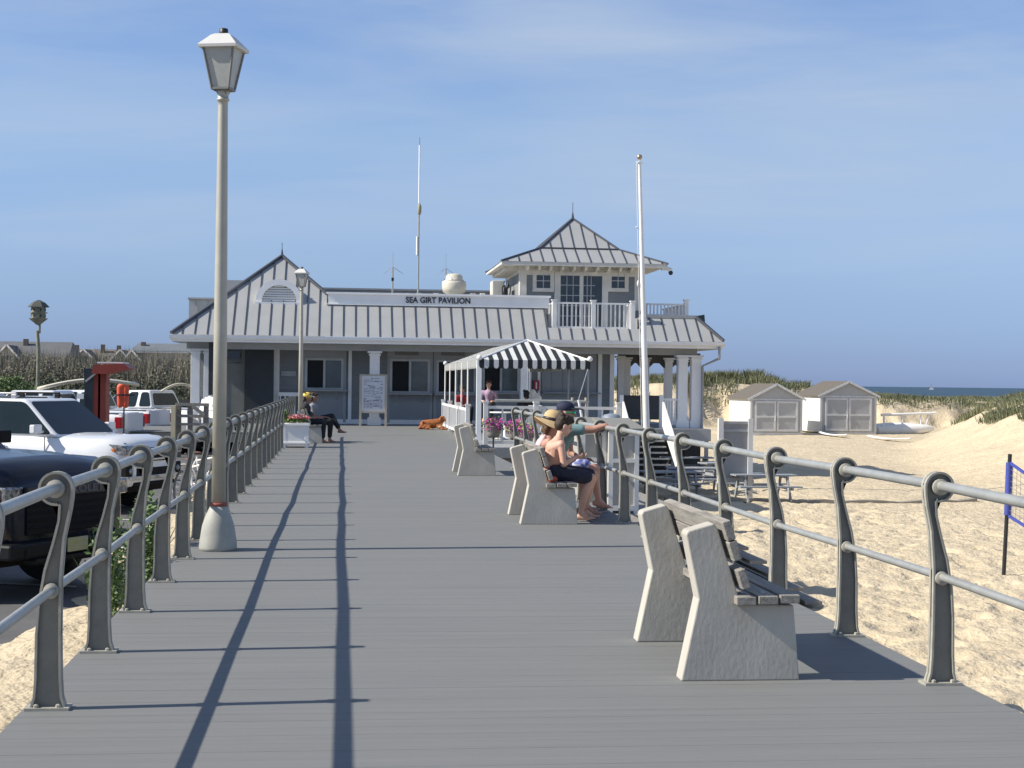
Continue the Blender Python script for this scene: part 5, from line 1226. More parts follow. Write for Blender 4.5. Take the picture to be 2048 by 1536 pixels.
# bicycles
def bicycle(loc, rz, label, col):
    t = thing('bicycle', label, 'bicycle', loc, rz, 'bicycles leaning outside the left railing')
    for x in (-.5, .5):
        m = MB(); m.tube([(x + .32 * math.cos(a), 0, .34 + .32 * math.sin(a)) for a in [2 * math.pi * k / 28 for k in range(29)]], .02, 6, False); w_ = m.build('wheel', mat('tyre_grey', (.3, .3, .29), .7), t, world=False)
        m = MB(); [m.tube([(x, 0, .34), (x + .31 * math.cos(k * .5236), 0, .34 + .31 * math.sin(k * .5236))], .003, 4) for k in range(12)]; s_ = m.build('spokes', chrome, None); s_.parent = w_
    m = MB()
    for a, b in (((-.5, .34), (-.12, .32)), ((-.12, .32), (-.2, .82)), ((-.2, .76), (-.5, .34)), ((-.12, .32), (.32, .78)), ((-.18, .74), (.3, .82)), ((.5, .34), (.3, .88))): m.tube([(a[0], 0, a[1]), (b[0], 0, b[1])], .018, 8)
    m.build('frame', col, t, world=False)
    m = MB(); m.tube([(.3, 0, .86), (.28, 0, .98), (.3, .22, 1.0), (.2, .28, .98)], .013, 6); m.tube([(.28, 0, .98), (.3, -.22, 1.0), (.2, -.28, .98)], .013, 6); m.build('handlebar', black, t, world=False)
    m = MB(); m.ell((-.22, 0, .87), (.13, .07, .03)); m.build('saddle', mat('saddle_brown', (.2, .08, .04), .6), t, world=False)
    return t
b1 = bicycle((at(392, 900, 25).x, 25, zleft(25)), R(-60), 'white bicycle just left of the lamp pole', white)
b2_ = bicycle((at(420, 900, 27).x - .1, 27.2, zleft(27)), R(-40), 'white bicycle partly behind the lamp pole', white)

# bird house on a pole
Y = 60; p = at(76, 700, Y); z0 = zleft(Y); zt = at(76, 600, Y).z
t = thing('martin_house', 'weathered two storey bird house on a tall crooked pole above the shrubs', 'bird house', (p.x, Y, z0))
wd = mat('bird_wood', (.2, .2, .15), .85, 0, .4, 6)
m = MB(); m.tube([(p.x, Y, z0), (p.x + .02, Y, 2.6), (p.x - .03, Y, 3.3)], [.09, .07, .06], 8); m.tube([(p.x + .05, Y, 3.2), (p.x + .05, Y, zt - .85)], .045, 8); m.build('pole', wd, t)
m = MB(); m.lathe([(.06, zt - .95), (.34, zt - .72), (.36, zt - .69)], (p.x, Y, 0), 6, False); m.lathe([(.27, zt - .69), (.27, zt - .26)], (p.x, Y, 0), 6, False); m.lathe([(.35, zt - .5), (.35, zt - .47)], (p.x, Y, 0), 6, False); m.build('nest_box', wd, t)
m = MB(); m.lathe([(.42, zt - .27), (.25, zt - .1), (.05, zt)], (p.x, Y, 0), 6, False); m.build('roof', mat('bird_roof', (.07, .08, .07), .8), t)
m = MB()
for k in range(6):
    a = R(60 * k - 60); 
    for z in (zt - .6, zt - .37): m.ell((p.x + .245 * math.cos(a), Y + .245 * math.sin(a), z), (.04, .04, .05), 8, 5)
m.build('entrance_hole', dark, t)
# low fence behind the lot
t = thing('split_rail_fence', 'low dark rail fence with green mesh at the back of the parking lot', 'fence', (-20, 66, -.7)); xa, xb = pos(-60, 66), pos(385, 66); n = 12
m = MB(); m.bar((xa, 66, .6), (xb, 66, .6), .05, .14); m.build('rail', mat('dark_rail', (.12, .11, .09), .9, 0, .2, 3), t); m = MB(); m.bar((xa, 66, .15), (xb, 66, .15), .05, .14); m.build('rail', mat('dark_rail', None), t)
for k in range(n + 1): x = xa + (xb - xa) * k / n; m = MB(); m.tube([(x, 66.1, -.9), (x, 66.1, .85)], .09, 8); m.build('post', mat('fence_post_wood', (.3, .28, .2), .9, 0, .2, 3), t)
m = MB(); m.box(xa, xb, 66.2, 66.23, -.7, .62); m.build('mesh', mat('green_mesh', (.07, .1, .07), .9, 0, .2, 3), t)

# houses far behind
def house(px0, px1, pr, pe, Y, label, gables, chim=(), dorm=(), col=(.12, .125, .13)):
    a, b = at(px0, pr, Y), at(px1, pr, Y); zr = (a.z + b.z) / 2; ze = at(px0, pe, Y).z; t = thing('shingled_house', label, 'house', ((a.x + b.x) / 2, Y + 4, -.9), 0, 'houses behind the reed bed')
    rm = mat('house_roof_%d' % len(label), col, .9, 0, .15, .6); wm = mat('house_wall', (.36, .37, .37), .8, 0, .08, 1)
    m = MB(); m.box(a.x + .5, b.x - .5, Y + .5, Y + 9, -.9, ze + .2); m.build('wall', wm, t)
    m = MB(); m.add([(a.x, Y, ze), (b.x, Y, ze), (b.x - .4, Y + 4.5, zr), (a.x + .4, Y + 4.5, zr), (a.x, Y + 9, ze), (b.x, Y + 9, ze)], [(0, 1, 2, 3), (3, 2, 5, 4), (0, 3, 4), (1, 5, 2), (0, 4, 5, 1)]); rf = m.build('roof', rm, t)
    for (g0, g1, gp, ge) in gables:
        q0, q1 = at(g0, ge, Y - 1.5), at(g1, ge, Y - 1.5); zp = at(g0, gp, Y - 1.5).z; c = (q0.x + q1.x) / 2; z = q0.z
        m = MB(); m.prism([(q0.x + .2, -.9), (q1.x - .2, -.9), (q1.x - .2, z + .15), (c, zp - .15), (q0.x + .2, z + .15)], Y - 1.2, Y + 3); m.build('gable', wm, t)
        m = MB()
        m.add([(q0.x, Y - 1.5, z), (c, Y - 1.5, zp), (c, Y + 4, zp), (q0.x, Y + 4, z), (q1.x, Y - 1.5, z), (q1.x, Y + 4, z)], [(0, 1, 2, 3), (1, 4, 5, 2)]); m.build('gable_roof', rm, t)
        m = MB(); m.bar((q0.x, Y - 1.55, z), (c, Y - 1.55, zp), .1, .16); m.bar((q1.x, Y - 1.55, z), (c, Y - 1.55, zp), .1, .16); m.build('barge_board', white, t)
        m = MB(); m.box(c - .5, c + .5, Y - 1.24, Y - 1.19, z - .9, z + .2); m.build('window', glass, t)
    for px, py in chim: q = at(px, py, Y + 3.5); m = MB(); m.box(q.x - .2, q.x + .2, Y + 3.2, Y + 3.8, zr - .8, q.z); o = m.build('chimney', mat('brick_dull', (.16, .12, .1), .9, 0, .2, 3), None); o.data.transform(world_of(t).inverted()); o.parent = rf
    for (d0, d1, dt, db) in dorm:
        q0, q1 = at(d0, db, Y), at(d1, db, Y); zz = at(d0, dt, Y).z; m = MB(); m.prism([(q0.x, q0.z), (q1.x, q0.z), (q1.x, (zz + q0.z) / 2), ((q0.x + q1.x) / 2, zz), (q0.x, (zz + q0.z) / 2)], Y + .2, Y + 3); o = m.build('dormer', mat('dormer_white', (.6, .62, .63), .7), None); o.data.transform(world_of(t).inverted()); o.parent = rf
house(-40, 138, 681, 712, 150, 'dark roofed house at the far left beyond the green bush', [(-12, 38, 689, 716)], [(52, 678)], ())
house(134, 268, 697, 724, 170, 'low brown roofed house with two white edged gables behind the reeds', [(146, 186, 698, 716), (218, 262, 699, 722)], [(154, 690), (206, 689), (238, 691)], (), (.15, .135, .12))
house(255, 400, 685, 705, 145, 'grey long roofed house just left of the pavilion roof', [(245, 282, 700, 722)], [(287, 684)], (), (.14, .155, .17))

# ================================================================ vegetation
def blades(mb, base, h, n, spread, wd, lean=.35, curve=1):
    for _ in range(n):
        a = random.uniform(0, 6.283); r = spread * random.random() ** .5
        b = Vector(base) + Vector((r * math.cos(a), r * math.sin(a), 0)); hh = h * random.uniform(.55, 1.1); l = lean * random.uniform(.2, 1)
        d = Vector((math.cos(a), math.sin(a), 0)); s = Vector((random.uniform(-1, 1), random.uniform(-.4, .4), 0)).normalized() * wd
        m1 = b + Vector((0, 0, hh * .55)) + d * l * hh * .3; tp_ = b + Vector((0, 0, hh * (1 - .3 * l))) + d * l * hh
        mb.add([b - s, b + s, m1 + s * .8, m1 - s * .8, tp_], [(0, 1, 2, 3), (3, 2, 4)])
reedm = mat('reed_stems', (.24, .215, .165), .9, 0, .3, .35, col2=(.12, .12, .085)); darkleaf = mat('shrub_leaf', (.06, .075, .035), .8, 0, .4, .7, col2=(.02, .03, .016))
m = MB()
for _ in range(9000):
    y = random.uniform(76, 92); x = random.uniform(-29, -7.5) * y / 84
    blades(m, (x, y, zleft(80) + .2), 3.5 + .4 * nz(x, 0, 2.2, 31) + .25 * nz(x, y, .7, 33), 2, .25, .022, .25)
for _ in range(260):
    y = random.uniform(74, 88); x = random.uniform(-29, -7.5) * y / 84
    leaves(m, (x, y, zleft(80) + random.uniform(1.6, 3.0)), (.8, .6, .6), 40, .07)
tag(m.build('reed_bed', reedm), 'tall brown reeds growing behind the parking lot fence', 'reeds', kind='stuff')
m = MB()
for _ in range(150):
    y = random.uniform(71, 76); x = random.uniform(-29, -7) * y / 80; h = 1.35 + .8 * nz(x, y, 2, 9) 
    leaves(m, (x, y, zleft(70) + .7 * h), (.9, .9, .9 * h), 150, .085)
tag(m.build('shrub_thicket', darkleaf), 'dark green scrub growing in front of the tall reeds', 'scrub', kind='stuff')
t = thing('green_bush', 'bright green leafy bush below the bird house pole', 'bush', (pos(30, 68), 68, -.6))
m = MB()
for dx, dz, r in ((-.9, 1.3, .75), (-.2, 1.75, .7), (.5, 1.35, .7), (0, .8, 1.0), (-1.4, .8, .7), (.9, .8, .55)): leaves(m, (dx, random.uniform(-.3, .3), dz), (r, r, r * .8), 420, .075)
m.build('foliage', mat('bush_leaf', (.12, .19, .045), .7, 0, .4, 1.6, col2=(.03, .07, .015)), t, world=False)
m = MB(); [m.tube([(0, 0, 0), (dx * .6, 0, .6), (dx, .1, 1.2)], [.04, .03, .015], 6) for dx in (-.6, -.2, .3, .6)]; m.build('stems', oldwood, t, world=False)
# dune grass
grassm = mat('dune_grass', (.29, .29, .17), .85, 0, .3, .22, col2=(.085, .11, .055))
m = MB(); cnt = 0; tr_ = 0
while cnt < 12000 and tr_ < 200000:
    tr_ += 1
    if random.random() < .66: y = random.uniform(50, 112)
    else: y = random.uniform(113, 150)
    x = y * random.uniform(.13, .50); z = zg(x, y); rel = z - BEACH
    xt = 20.8 + (y - 50) * .26 + max(0, y - 80) * .25; u = (x - xt) / 8
    if y < 113:
        if u < .6 + .3 * nz(x, y, 5, 40) or nz(x, y, 2.2, 41) < -.3: continue
    else:
        if rel < 1.55 or nz(x, y, 2.6, 51) < -.08: continue
    h = (.42 if y < 113 else .38) + .38 * nz(x, y, 3, 42)
    if y > 113: h = .6 + 1.0 * max(0, nz(x, 0, 3.2, 43) + .05) * math.exp(-((x - 27) / 14) ** 2) * 2.2
    k = 6
    if y > 113 and x > 35: h *= .7
    blades(m, (x, y, z - .05), h, k + 2, .5, .012 + .00017 * y, .6); cnt += 1
tag(m.build('dune_grass', grassm), 'green and straw coloured dune grass on the sand ridges', 'dune grass', kind='stuff')
# tall shrubs on the far dune
for i_, (px, pt_, Y) in enumerate(((1418, 742, 118), (1465, 738, 119), (1518, 735, 120), (1548, 752, 120), (1300, 745, 120), (1262, 752, 120), (1612, 762, 121))):
    p = at(px, pt_, Y); zb = zg(p.x, Y + 2) - .1; m = MB(); h = max(.9, p.z - zb)
    blades(m, (p.x, Y + 1.5, zb), h, 260, .75, .035, .3)
    leaves(m, (p.x, Y + 1.5, zb + h * .35), (.9, .7, h * .42), 200, .1)
    tag(m.build('dune_shrub', mat('dune_shrub_leaf', (.2, .2, .1), .85, 0, .3, .6, col2=(.09, .1, .045))), ('leftmost dune shrub beyond the porch corner', 'dune shrub beyond the left slope of the left shed roof', 'tallest dune shrub directly behind the left shed', 'dune shrub right behind the ridge of the left shed', 'dune shrub seen through the porch right of the flagpole', 'dune shrub seen through the porch left of the flagpole', 'small dune shrub between the two sheds')[i_], 'shrub', 'shrubs on top of the far dune')
# plants by the left edge of the boardwalk
for i_, (px, py, Y, h, n, lb) in enumerate(((300, 1120, 13.2, .62, 120, 'leafy green weed beyond the fourth left railing post'), (345, 1090, 14.6, .75, 140, 'taller green weed behind the lamp base'), (318, 1060, 15.5, .6, 90, 'green weed under the pickup bumper end'), (165, 1275, 9.6, .16, 36, 'small grass tuft beside the second left railing post'))):
    h += (.45 if i_ < 3 else .1); x = -1.8 - (.12 if i_ == 0 else 0) - (.1 if i_ == 2 else 0); z = zg(x, Y); t = thing('weed_plant', lb, 'plant', (x, Y, z))
    m = MB(); blades(m, (0, 0, 0), h * .8, n // 6, .1, .01, .45)
    if i_ < 3: leaves(m, (0, 0, h * .48), (.2, .3, h * .46), n * 6, .035)
    m.build('leaves', mat('weed_leaf', (.09, .15, .045), .7, 0, .4, 12), t, world=False)
# ================================================================ people
def limb(m, pts, rs):
    for (a, b), (ra, rb) in zip(zip(pts, pts[1:]), zip(rs, rs[1:])): m.cap(a, ra, b, rb, 12)
def hand(m, w, d, n, s=1.0, curl=.5, side=1):
    # wrist, finger direction, palm normal
    w = Vector(w); d = Vector(d).normalized(); n = Vector(n); n = (n - d * n.dot(d)).normalized(); c = d.cross(n) * side
    pc = w + d * .045 * s
    for k in range(4):
        o = c * (.028 - k * .0185) * s; m.cap(w + o * .6, .013 * s, pc + o + d * .035 * s, .0115 * s)
    Ls = (.07, .078, .072, .056)
    for k in range(4):
        b = pc + c * (.028 - k * .0185) * s + d * .038 * s; L_ = Ls[k] * s; cu = curl * (1 + .12 * k)
        d1 = (d + n * cu * .5).normalized(); d2 = (d + n * cu * 1.4).normalized(); d3 = (d * .6 + n * cu * 2).normalized()
        p1 = b + d1 * L_ * .45; p2 = p1 + d2 * L_ * .32; p3 = p2 + d3 * L_ * .23
        limb(m, (b, p1, p2, p3), (.0095 * s, .0085 * s, .008 * s, .007 * s))
    tb = w + c * .026 * s + d * .02 * s; t1 = tb + (c * .9 + d * .7 + n * .3).normalized() * .035 * s; t2 = t1 + (c * .35 + d + n * .4).normalized() * .03 * s
    limb(m, (tb, t1, t2), (.012 * s, .0105 * s, .0085 * s))
def foot(m, ank, d, s=1.0, up_=(0, 0, 1)):
    ank = Vector(ank); d = Vector(d).normalized(); u = Vector(up_); dn = -u
    heel = ank + dn * .045 * s - d * .035 * s; ball = ank + dn * .052 * s + d * .12 * s
    m.cap(heel, .032 * s, ball, .026 * s); m.cap(ank, .036 * s, ank + dn * .03 * s + d * .05 * s, .034 * s)
    c = d.cross(u)
    for k in range(5): b = ball + c * (k - 2) * .014 * s; m.cap(b, .016 * s, b + d * (.062 - .006 * abs(k - 1)) * s, .0095 * s)
def head_mesh(m, c, fwd, s=1.0, tilt=0):
    c = Vector(c); f = Vector(fwd).normalized(); u = Vector((0, 0, 1)); u = (u - f * u.dot(f)).normalized(); r = f.cross(u)
    Mx = Matrix((f, r, u)).transposed()
    e = lambda x, y, z: c + f * x * s + r * y * s + u * z * s
    m.ell(e(-.01, 0, .025), (.098 * s, .077 * s, .092 * s), M=Mx); m.ell(e(.022, 0, -.04), (.066 * s, .06 * s, .072 * s), M=Mx)
    m.ell(e(.055, 0, -.085), (.026 * s, .026 * s, .022 * s), M=Mx)                  # chin
    m.cap(e(.083, 0, .01), .009 * s, e(.102, 0, -.022), .0125 * s)                   # nose
    m.ell(e(.08, 0, -.052), (.012 * s, .024 * s, .008 * s), M=Mx)                   # lips
    m.ell(e(.078, 0, .028), (.014 * s, .05 * s, .01 * s), M=Mx)                     # brow
    for y in (-1, 1): m.ell(e(-.008, y * .078, -.012), (.018 * s, .008 * s, .03 * s), M=Mx)
    return e, Mx
def eyes(t, e, Mx, s):
    for y in (-1, 1): m = MB(); m.ell(e(.079, y * .03, .004), (.008 * s, .013 * s, .007 * s), M=Mx); m.build('eye', mat('eye_dark', (.03, .025, .02), .3), t)
def hair(t, e, Mx, s, m_, back=True, long_=0, vox=.009):
    m = MB(); m.ell(e(-.022, 0, .045), (.1 * s, .085 * s, .087 * s), M=Mx); m.ell(e(-.05, 0, .0), (.066 * s, .08 * s, .075 * s), M=Mx)
    m.ell(e(.045, 0, .088), (.05 * s, .062 * s, .03 * s), M=Mx)
    for _ in range(26): m.ell(e(random.uniform(-.11, .06), random.uniform(-.075, .075), random.uniform(.03, .12)), random.uniform(.015, .03) * s, 8, 5)
    for k in range(int(long_ * 10)): m.ell(e(-.06 - .02 * random.random(), random.uniform(-.06, .06), -.02 - .03 * k * .6), .04 * s, 8, 5)
    m.build('hair', m_, t, voxel=vox, smooth_it=2)
J = at
# ---- boy ---------------------------------------------------------------
Yb = 17.1
t = thing('person', 'shirtless boy with short dark hair and dark swim shorts sitting nearest on the bench', 'person', (2.4, Yb, .46))
hipR, hipL = J(1112, 946, Yb - .09), J(1114, 944, Yb + .09); pel = (hipR + hipL) / 2
spine = J(1104, 922, Yb); chest = J(1108, 896, Yb); nb = J(1120, 876, Yb + .0); hd = J(1128, 852, Yb + .02)
shR, shL = J(1122, 888, Yb - .15), J(1116, 885, Yb + .15)
m = MB()
m.cap(pel, .105, spine, .088); m.cap(spine, .088, chest, .098); m.cap(chest, .095, nb - Vector((.02, 0, .04)), .07)
for s in (shR, shL): m.cap(chest + Vector((0, (s - chest).y * .35, .0)), .085, s + Vector((0, 0, -.01)), .05); 
m.cap(spine + Vector((.02, -.05, 0)), .07, chest + Vector((.01, -.07, 0)), .075); m.cap(spine + Vector((.02, .05, 0)), .07, chest + Vector((.01, .07, 0)), .075)
m.cap(nb - Vector((.015, 0, .03)), .05, hd - Vector((.025, 0, .05)), .045)
e, Mx = head_mesh(m, hd, (.88, .1, -.4), 1.0)
elR = J(1127, 929, Yb - .2); haR = J(1150, 915, Yb - .1); elL = J(1135, 925, Yb + .2); haL = J(1154, 913, Yb + .05)
limb(m, (shR, elR, haR), (.044, .033, .022)); limb(m, (shL, elL, haL), (.044, .033, .022))
knR, knL = J(1183, 956, Yb - .09), J(1188, 950, Yb + .12)
anR, anL = J(1161, 1025, Yb - .07), J(1172, 1012, Yb + .16)
limb(m, (hipR, knR), (.082, .052)); limb(m, (hipL, knL), (.082, .052))
for kn, an in ((knR, anR), (knL, anL)):
    c = lerp(kn, an, .33) + Vector((-.018, 0, 0)); limb(m, (kn, c, an), (.05, .052, .03)); 
anR.z = .085; anL.z = .085
foot(m, anR, (1, -.15, 0), .9); foot(m, anL, (1, .1, 0), .9)
hand(m, haR, (.8, .35, .1), (0, .5, .5), .85, .7, -1); hand(m, haL, (.8, -.3, .1), (0, -.5, .5), .85, .7, 1)
m.build('body', skin, t, voxel=.0075, smooth_it=3)
eyes(t, e, Mx, 1.0); hair(t, e, Mx, 1.0, hairm)
m = MB(); navy = mat('swim_navy', (.012, .014, .03), .8, 0, .5, 18, col2=(.03, .03, .05))
m.cap(pel + Vector((-.0, 0, -.01)), .116, pel + Vector((0, 0, .03)), .112)
for h, k in ((hipR, knR), (hipL, knL)): m.cap(h, .1, lerp(h, k, .86) + Vector((0, 0, .0)), .078)
m.build('swim_shorts', navy, t, voxel=.009)
m = MB(); m.cap(haR + Vector((.07, .06, .02)), .01, haR + Vector((.085, .06, .1)), .01); m.build('held_phone', black, t)
m = MB(); m.cap(pel + Vector((-.13, -.02, -.03)), .05, pel + Vector((-.09, -.1, -.05)), .045); m.cap(pel + Vector((-.12, -.05, .03)), .035, pel + Vector((-.03, -.12, .0)), .03); m.cap(pel + Vector((-.04, -.13, -.05)), .05, pel + Vector((-.1, -.1, -.06)), .045)
tag(m.build('orange_towel', mat('towel_orange', (.8, .17, .1), .9, 0, .15, 20), None, voxel=.008), 'crumpled orange towel on the bench around the shirtless boy\'s waist', 'towel')
# ---- woman with the straw hat ------------------------------------------
Yw = 17.62
t = thing('person', 'woman in a straw hat and pale pink top sitting behind the shirtless boy', 'person', (2.35, Yw, .46))
pel = J(1092, 944, Yw); spine = J(1086, 915, Yw); chest = J(1091, 890, Yw); nb = J(1100, 872, Yw); hd = J(1106, 851, Yw)
shR, shL = J(1098, 884, Yw - .17), J(1094, 882, Yw + .17)
m = MB(); m.cap(pel, .13, spine, .1); m.cap(spine, .1, chest, .11); m.cap(chest, .1, nb - Vector((.01, 0, .04)), .07)
for s in (shR, shL): m.cap(chest + Vector((0, (s - chest).y * .35, 0)), .09, s - Vector((0, 0, .015)), .052)
m.cap(nb, .048, hd - Vector((.02, 0, .05)), .045); e, Mx = head_mesh(m, hd, (.93, .1, -.25), 1.0)
elR = J(1105, 930, Yw - .22); haR = J(1148, 930, Yw - .1); elL = J(1112, 928, Yw + .22); haL = J(1150, 926, Yw + .1)
limb(m, (shR, elR, haR), (.048, .038, .024)); limb(m, (shL, elL, haL), (.048, .038, .024))
hipR, hipL = pel + Vector((.02, -.1, 0)), pel + Vector((.02, .1, 0)); knR = J(1190, 938, Yw - .04); knL = J(1180, 958, Yw + .1)
anR = J(1197, 1000, Yw - .05); anL = J(1172, 1030, Yw + .1); anL.z = .09
limb(m, (hipR, knR), (.1, .062)); limb(m, (hipL, knL), (.1, .062))
for kn, an in ((knR, anR), (knL, anL)): limb(m, (kn, lerp(kn, an, .33) + Vector((-.02, 0, 0)), an), (.06, .06, .034))
foot(m, anR, (.93, -.1, -.2), 1, (.2, 0, .97)); foot(m, anL, (1, 0, 0), 1)
hand(m, haR, (.8, .35, .1), (0, .4, -.6), .9, .6, -1); hand(m, haL, (.8, -.3, .1), (0, -.4, -.6), .9, .6, 1)
m.build('body', skin2 if False else mat('skin_rosy', (.5, .27, .2), .55, 0, .06, 10, spec=.4), t, voxel=.008)
eyes(t, e, Mx, 1.0); hair(t, e, Mx, .97, mat('brown_hair', (.09, .045, .02), .7, 0, .3, 40), long_=.5)
m = MB(); m.cap(pel, .14, spine, .112); m.cap(spine, .112, chest + Vector((0, 0, -.01)), .12)
for s in (-1, 1): m.cap(chest + Vector((-.07, s * .08, .0)), .04, chest + Vector((-.02, s * .09, .105)), .022)
m.build('tank_top', mat('top_pink', (.72, .5, .5), .8, 0, .1, 10), t, voxel=.009)
# hat: crown, brim with a wave, dark band
hb = hd + Vector((-.008, 0, .055)); Mh = Matrix.Translation(hb) @ Matrix.Rotation(R(12), 4, 'Y')
m = MB(); m.lathe([(.112, -.01), (.112, .03), (.104, .075), (.075, .115), (.03, .128), (.0005, .13)], seg=24, M=Mh); h_ = m.build('straw_hat', mat('straw', (.55, .39, .2), .8, 0, .18, 50, .002, 150), t)
m = MB(); n = 36; vs = []
for r_, z_ in ((.105, 0), (.16, -.012), (.215, -.02)):
    vs += [Mh @ Vector((r_ * math.cos(a), r_ * math.sin(a), z_ + (r_ - .1) * .22 * math.sin(2 * a + 1) - (r_ - .1) * .35 * abs(math.sin(a)))) for a in [2 * math.pi * k / n for k in range(n)]]
vs2 = [v + Vector((0, 0, .006)) for v in vs]
fs = []
for j in range(2): fs += [(j * n + k, j * n + (k + 1) % n, (j + 1) * n + (k + 1) % n, (j + 1) * n + k) for k in range(n)]
m.add(vs, [f[::-1] for f in fs], True); m.add(vs2, fs, True); m.add(vs[-n:] + vs2[-n:], [(k, (k + 1) % n, n + (k + 1) % n, n + k) for k in range(n)], True)
o = m.build('brim', mat('straw', None), None); o.data.transform(world_of(t).inverted()); o.parent = h_
m = MB(); m.lathe([(.1145, .0), (.1145, .034)], seg=24, M=Mh); o = m.build('hat_band', black, None); o.data.transform(world_of(t).inverted()); o.parent = h_
m = MB(); c = J(1158, 930, Yw - .15)
m.ell(c, (.12, .1, .055)); m.ell(c + Vector((.06, 0, .02)), (.08, .08, .05)); m.ell(c + Vector((-.06, 0, -.02)), (.07, .07, .04)); m.ell(c + Vector((.0, 0, .05)), (.05, .06, .03))
tag(m.build('white_bag', mat('bag_white_blue', (.55, .58, .72), .8, 0, .1, 12, col2=(.12, .14, .4), sharp=.15), None, voxel=.01), 'white and blue cloth bag on the lap of the straw hatted woman', 'bag')
m = MB(); c = J(1076, 912, Yw - .12); m.ell(c, (.06, .1, .1)); m.ell(c + Vector((.03, 0, -.09)), (.06, .09, .07)); m.ell(c + Vector((.05, 0, -.16)), (.05, .08, .06)); o = m.build('draped_shirt', mat('cloth_lavender', (.62, .6, .72), .85, 0, .1, 12), t, voxel=.01)
# ---- man pointing ------------------------------------------------------
Ym = 18.12
t = thing('person', 'man in a dark cap and green sunglasses pointing to the right along the railing', 'person', (2.6, Ym, .46))
pel = J(1100, 942, Ym); spine = J(1108, 908, Ym); chest = J(1122, 874, Ym); nb = J(1129, 852, Ym); hd = J(1133, 826, Ym)
shR, shL = J(1143, 860, Ym - .16), J(1136, 857, Ym + .18)
m = MB(); m.cap(pel, .13, spine, .12); m.cap(spine, .12, chest, .125); m.cap(chest, .11, nb - Vector((0, 0, .04)), .075)
m.cap(nb, .055, hd - Vector((.01, 0, .05)), .05); e, Mx = head_mesh(m, hd, (.97, -.2, -.05), 1.05)
elR = J(1186, 859, Ym - .2); wrR = J(1211, 851, Ym - .24); elL = J(1140, 905, Ym + .25); haL = J(1165, 920, Ym + .1)
for s in (shR, shL): m.cap(chest + Vector((0, (s - chest).y * .35, 0)), .09, s, .06)
limb(m, (shR, elR, wrR), (.055, .045, .03)); limb(m, (shL, elL, haL), (.055, .042, .028))
hand(m, wrR, (.97, 0, -.12), (0, .2, -1), 1.0, .35, -1); hand(m, haL, (.8, -.3, .1), (0, -.4, -.6), 1, .6, 1)
knR = J(1176, 950, Ym - .1); knL = J(1174, 950, Ym + .14); anR = J(1163, 1015, Ym - .1); anL = J(1168, 1012, Ym + .14); anR.z = anL.z = .09
for h, k, a in ((pel + Vector((.02, -.1, 0)), knR, anR), (pel + Vector((.02, .1, 0)), knL, anL)): limb(m, (h, k), (.1, .065)); limb(m, (k, lerp(k, a, .33) + Vector((-.02, 0, 0)), a), (.06, .062, .036)); foot(m, a, (1, 0, 0), 1.05)
m.build('body', mat('skin_mid', (.45, .25, .18), .55, 0, .06, 10, spec=.4), t, voxel=.008)
eyes(t, e, Mx, 1.05)
m = MB(); m.ell(e(-.05, 0, .0), (.066, .082, .075), M=Mx); m.build('hair', hairm, t)
teal = mat('tee_teal', (.16, .27, .27), .85, 0, .1, 8)
m = MB(); m.cap(pel, .15, spine, .135); m.cap(spine, .135, chest, .14); m.cap(chest, .12, nb - Vector((0, 0, .06)), .085)
for s, el in ((shR, elR), (shL, elL)): m.cap(chest + Vector((0, (s - chest).y * .35, 0)), .105, s, .074); m.cap(s, .074, lerp(s, el, .45), .066)
m.build('t_shirt', teal, t, voxel=.01)
m = MB(); 
for h, k in ((pel + Vector((.02, -.1, 0)), knR), (pel + Vector((.02, .1, 0)), knL)): m.cap(h, .12, lerp(h, k, .85), .09)
m.build('shorts', mat('shorts_khaki', (.22, .2, .16), .85), t, voxel=.012)
m = MB(); m.ell(e(-.015, 0, .062), (.112, .092, .082), M=Mx); cp_ = m.build('cap', mat('cap_navy', (.015, .02, .05), .8), t)
m = MB(); m.ell(e(.1, 0, .055), (.1, .085, .012), M=Mx); o = m.build('cap_brim', black, None); o.data.transform(world_of(t).inverted()); o.parent = cp_
m = MB()
for y in (-1, 1): m.ell(e(.09, y * .034, .008), (.014, .034, .022), M=Mx); m.cap(e(.085, y * .066, .01), .006, e(.0, y * .088, .01), .006)
m.build('sunglasses', mat('mirror_green', (.02, .45, .22), .15, .4), t)

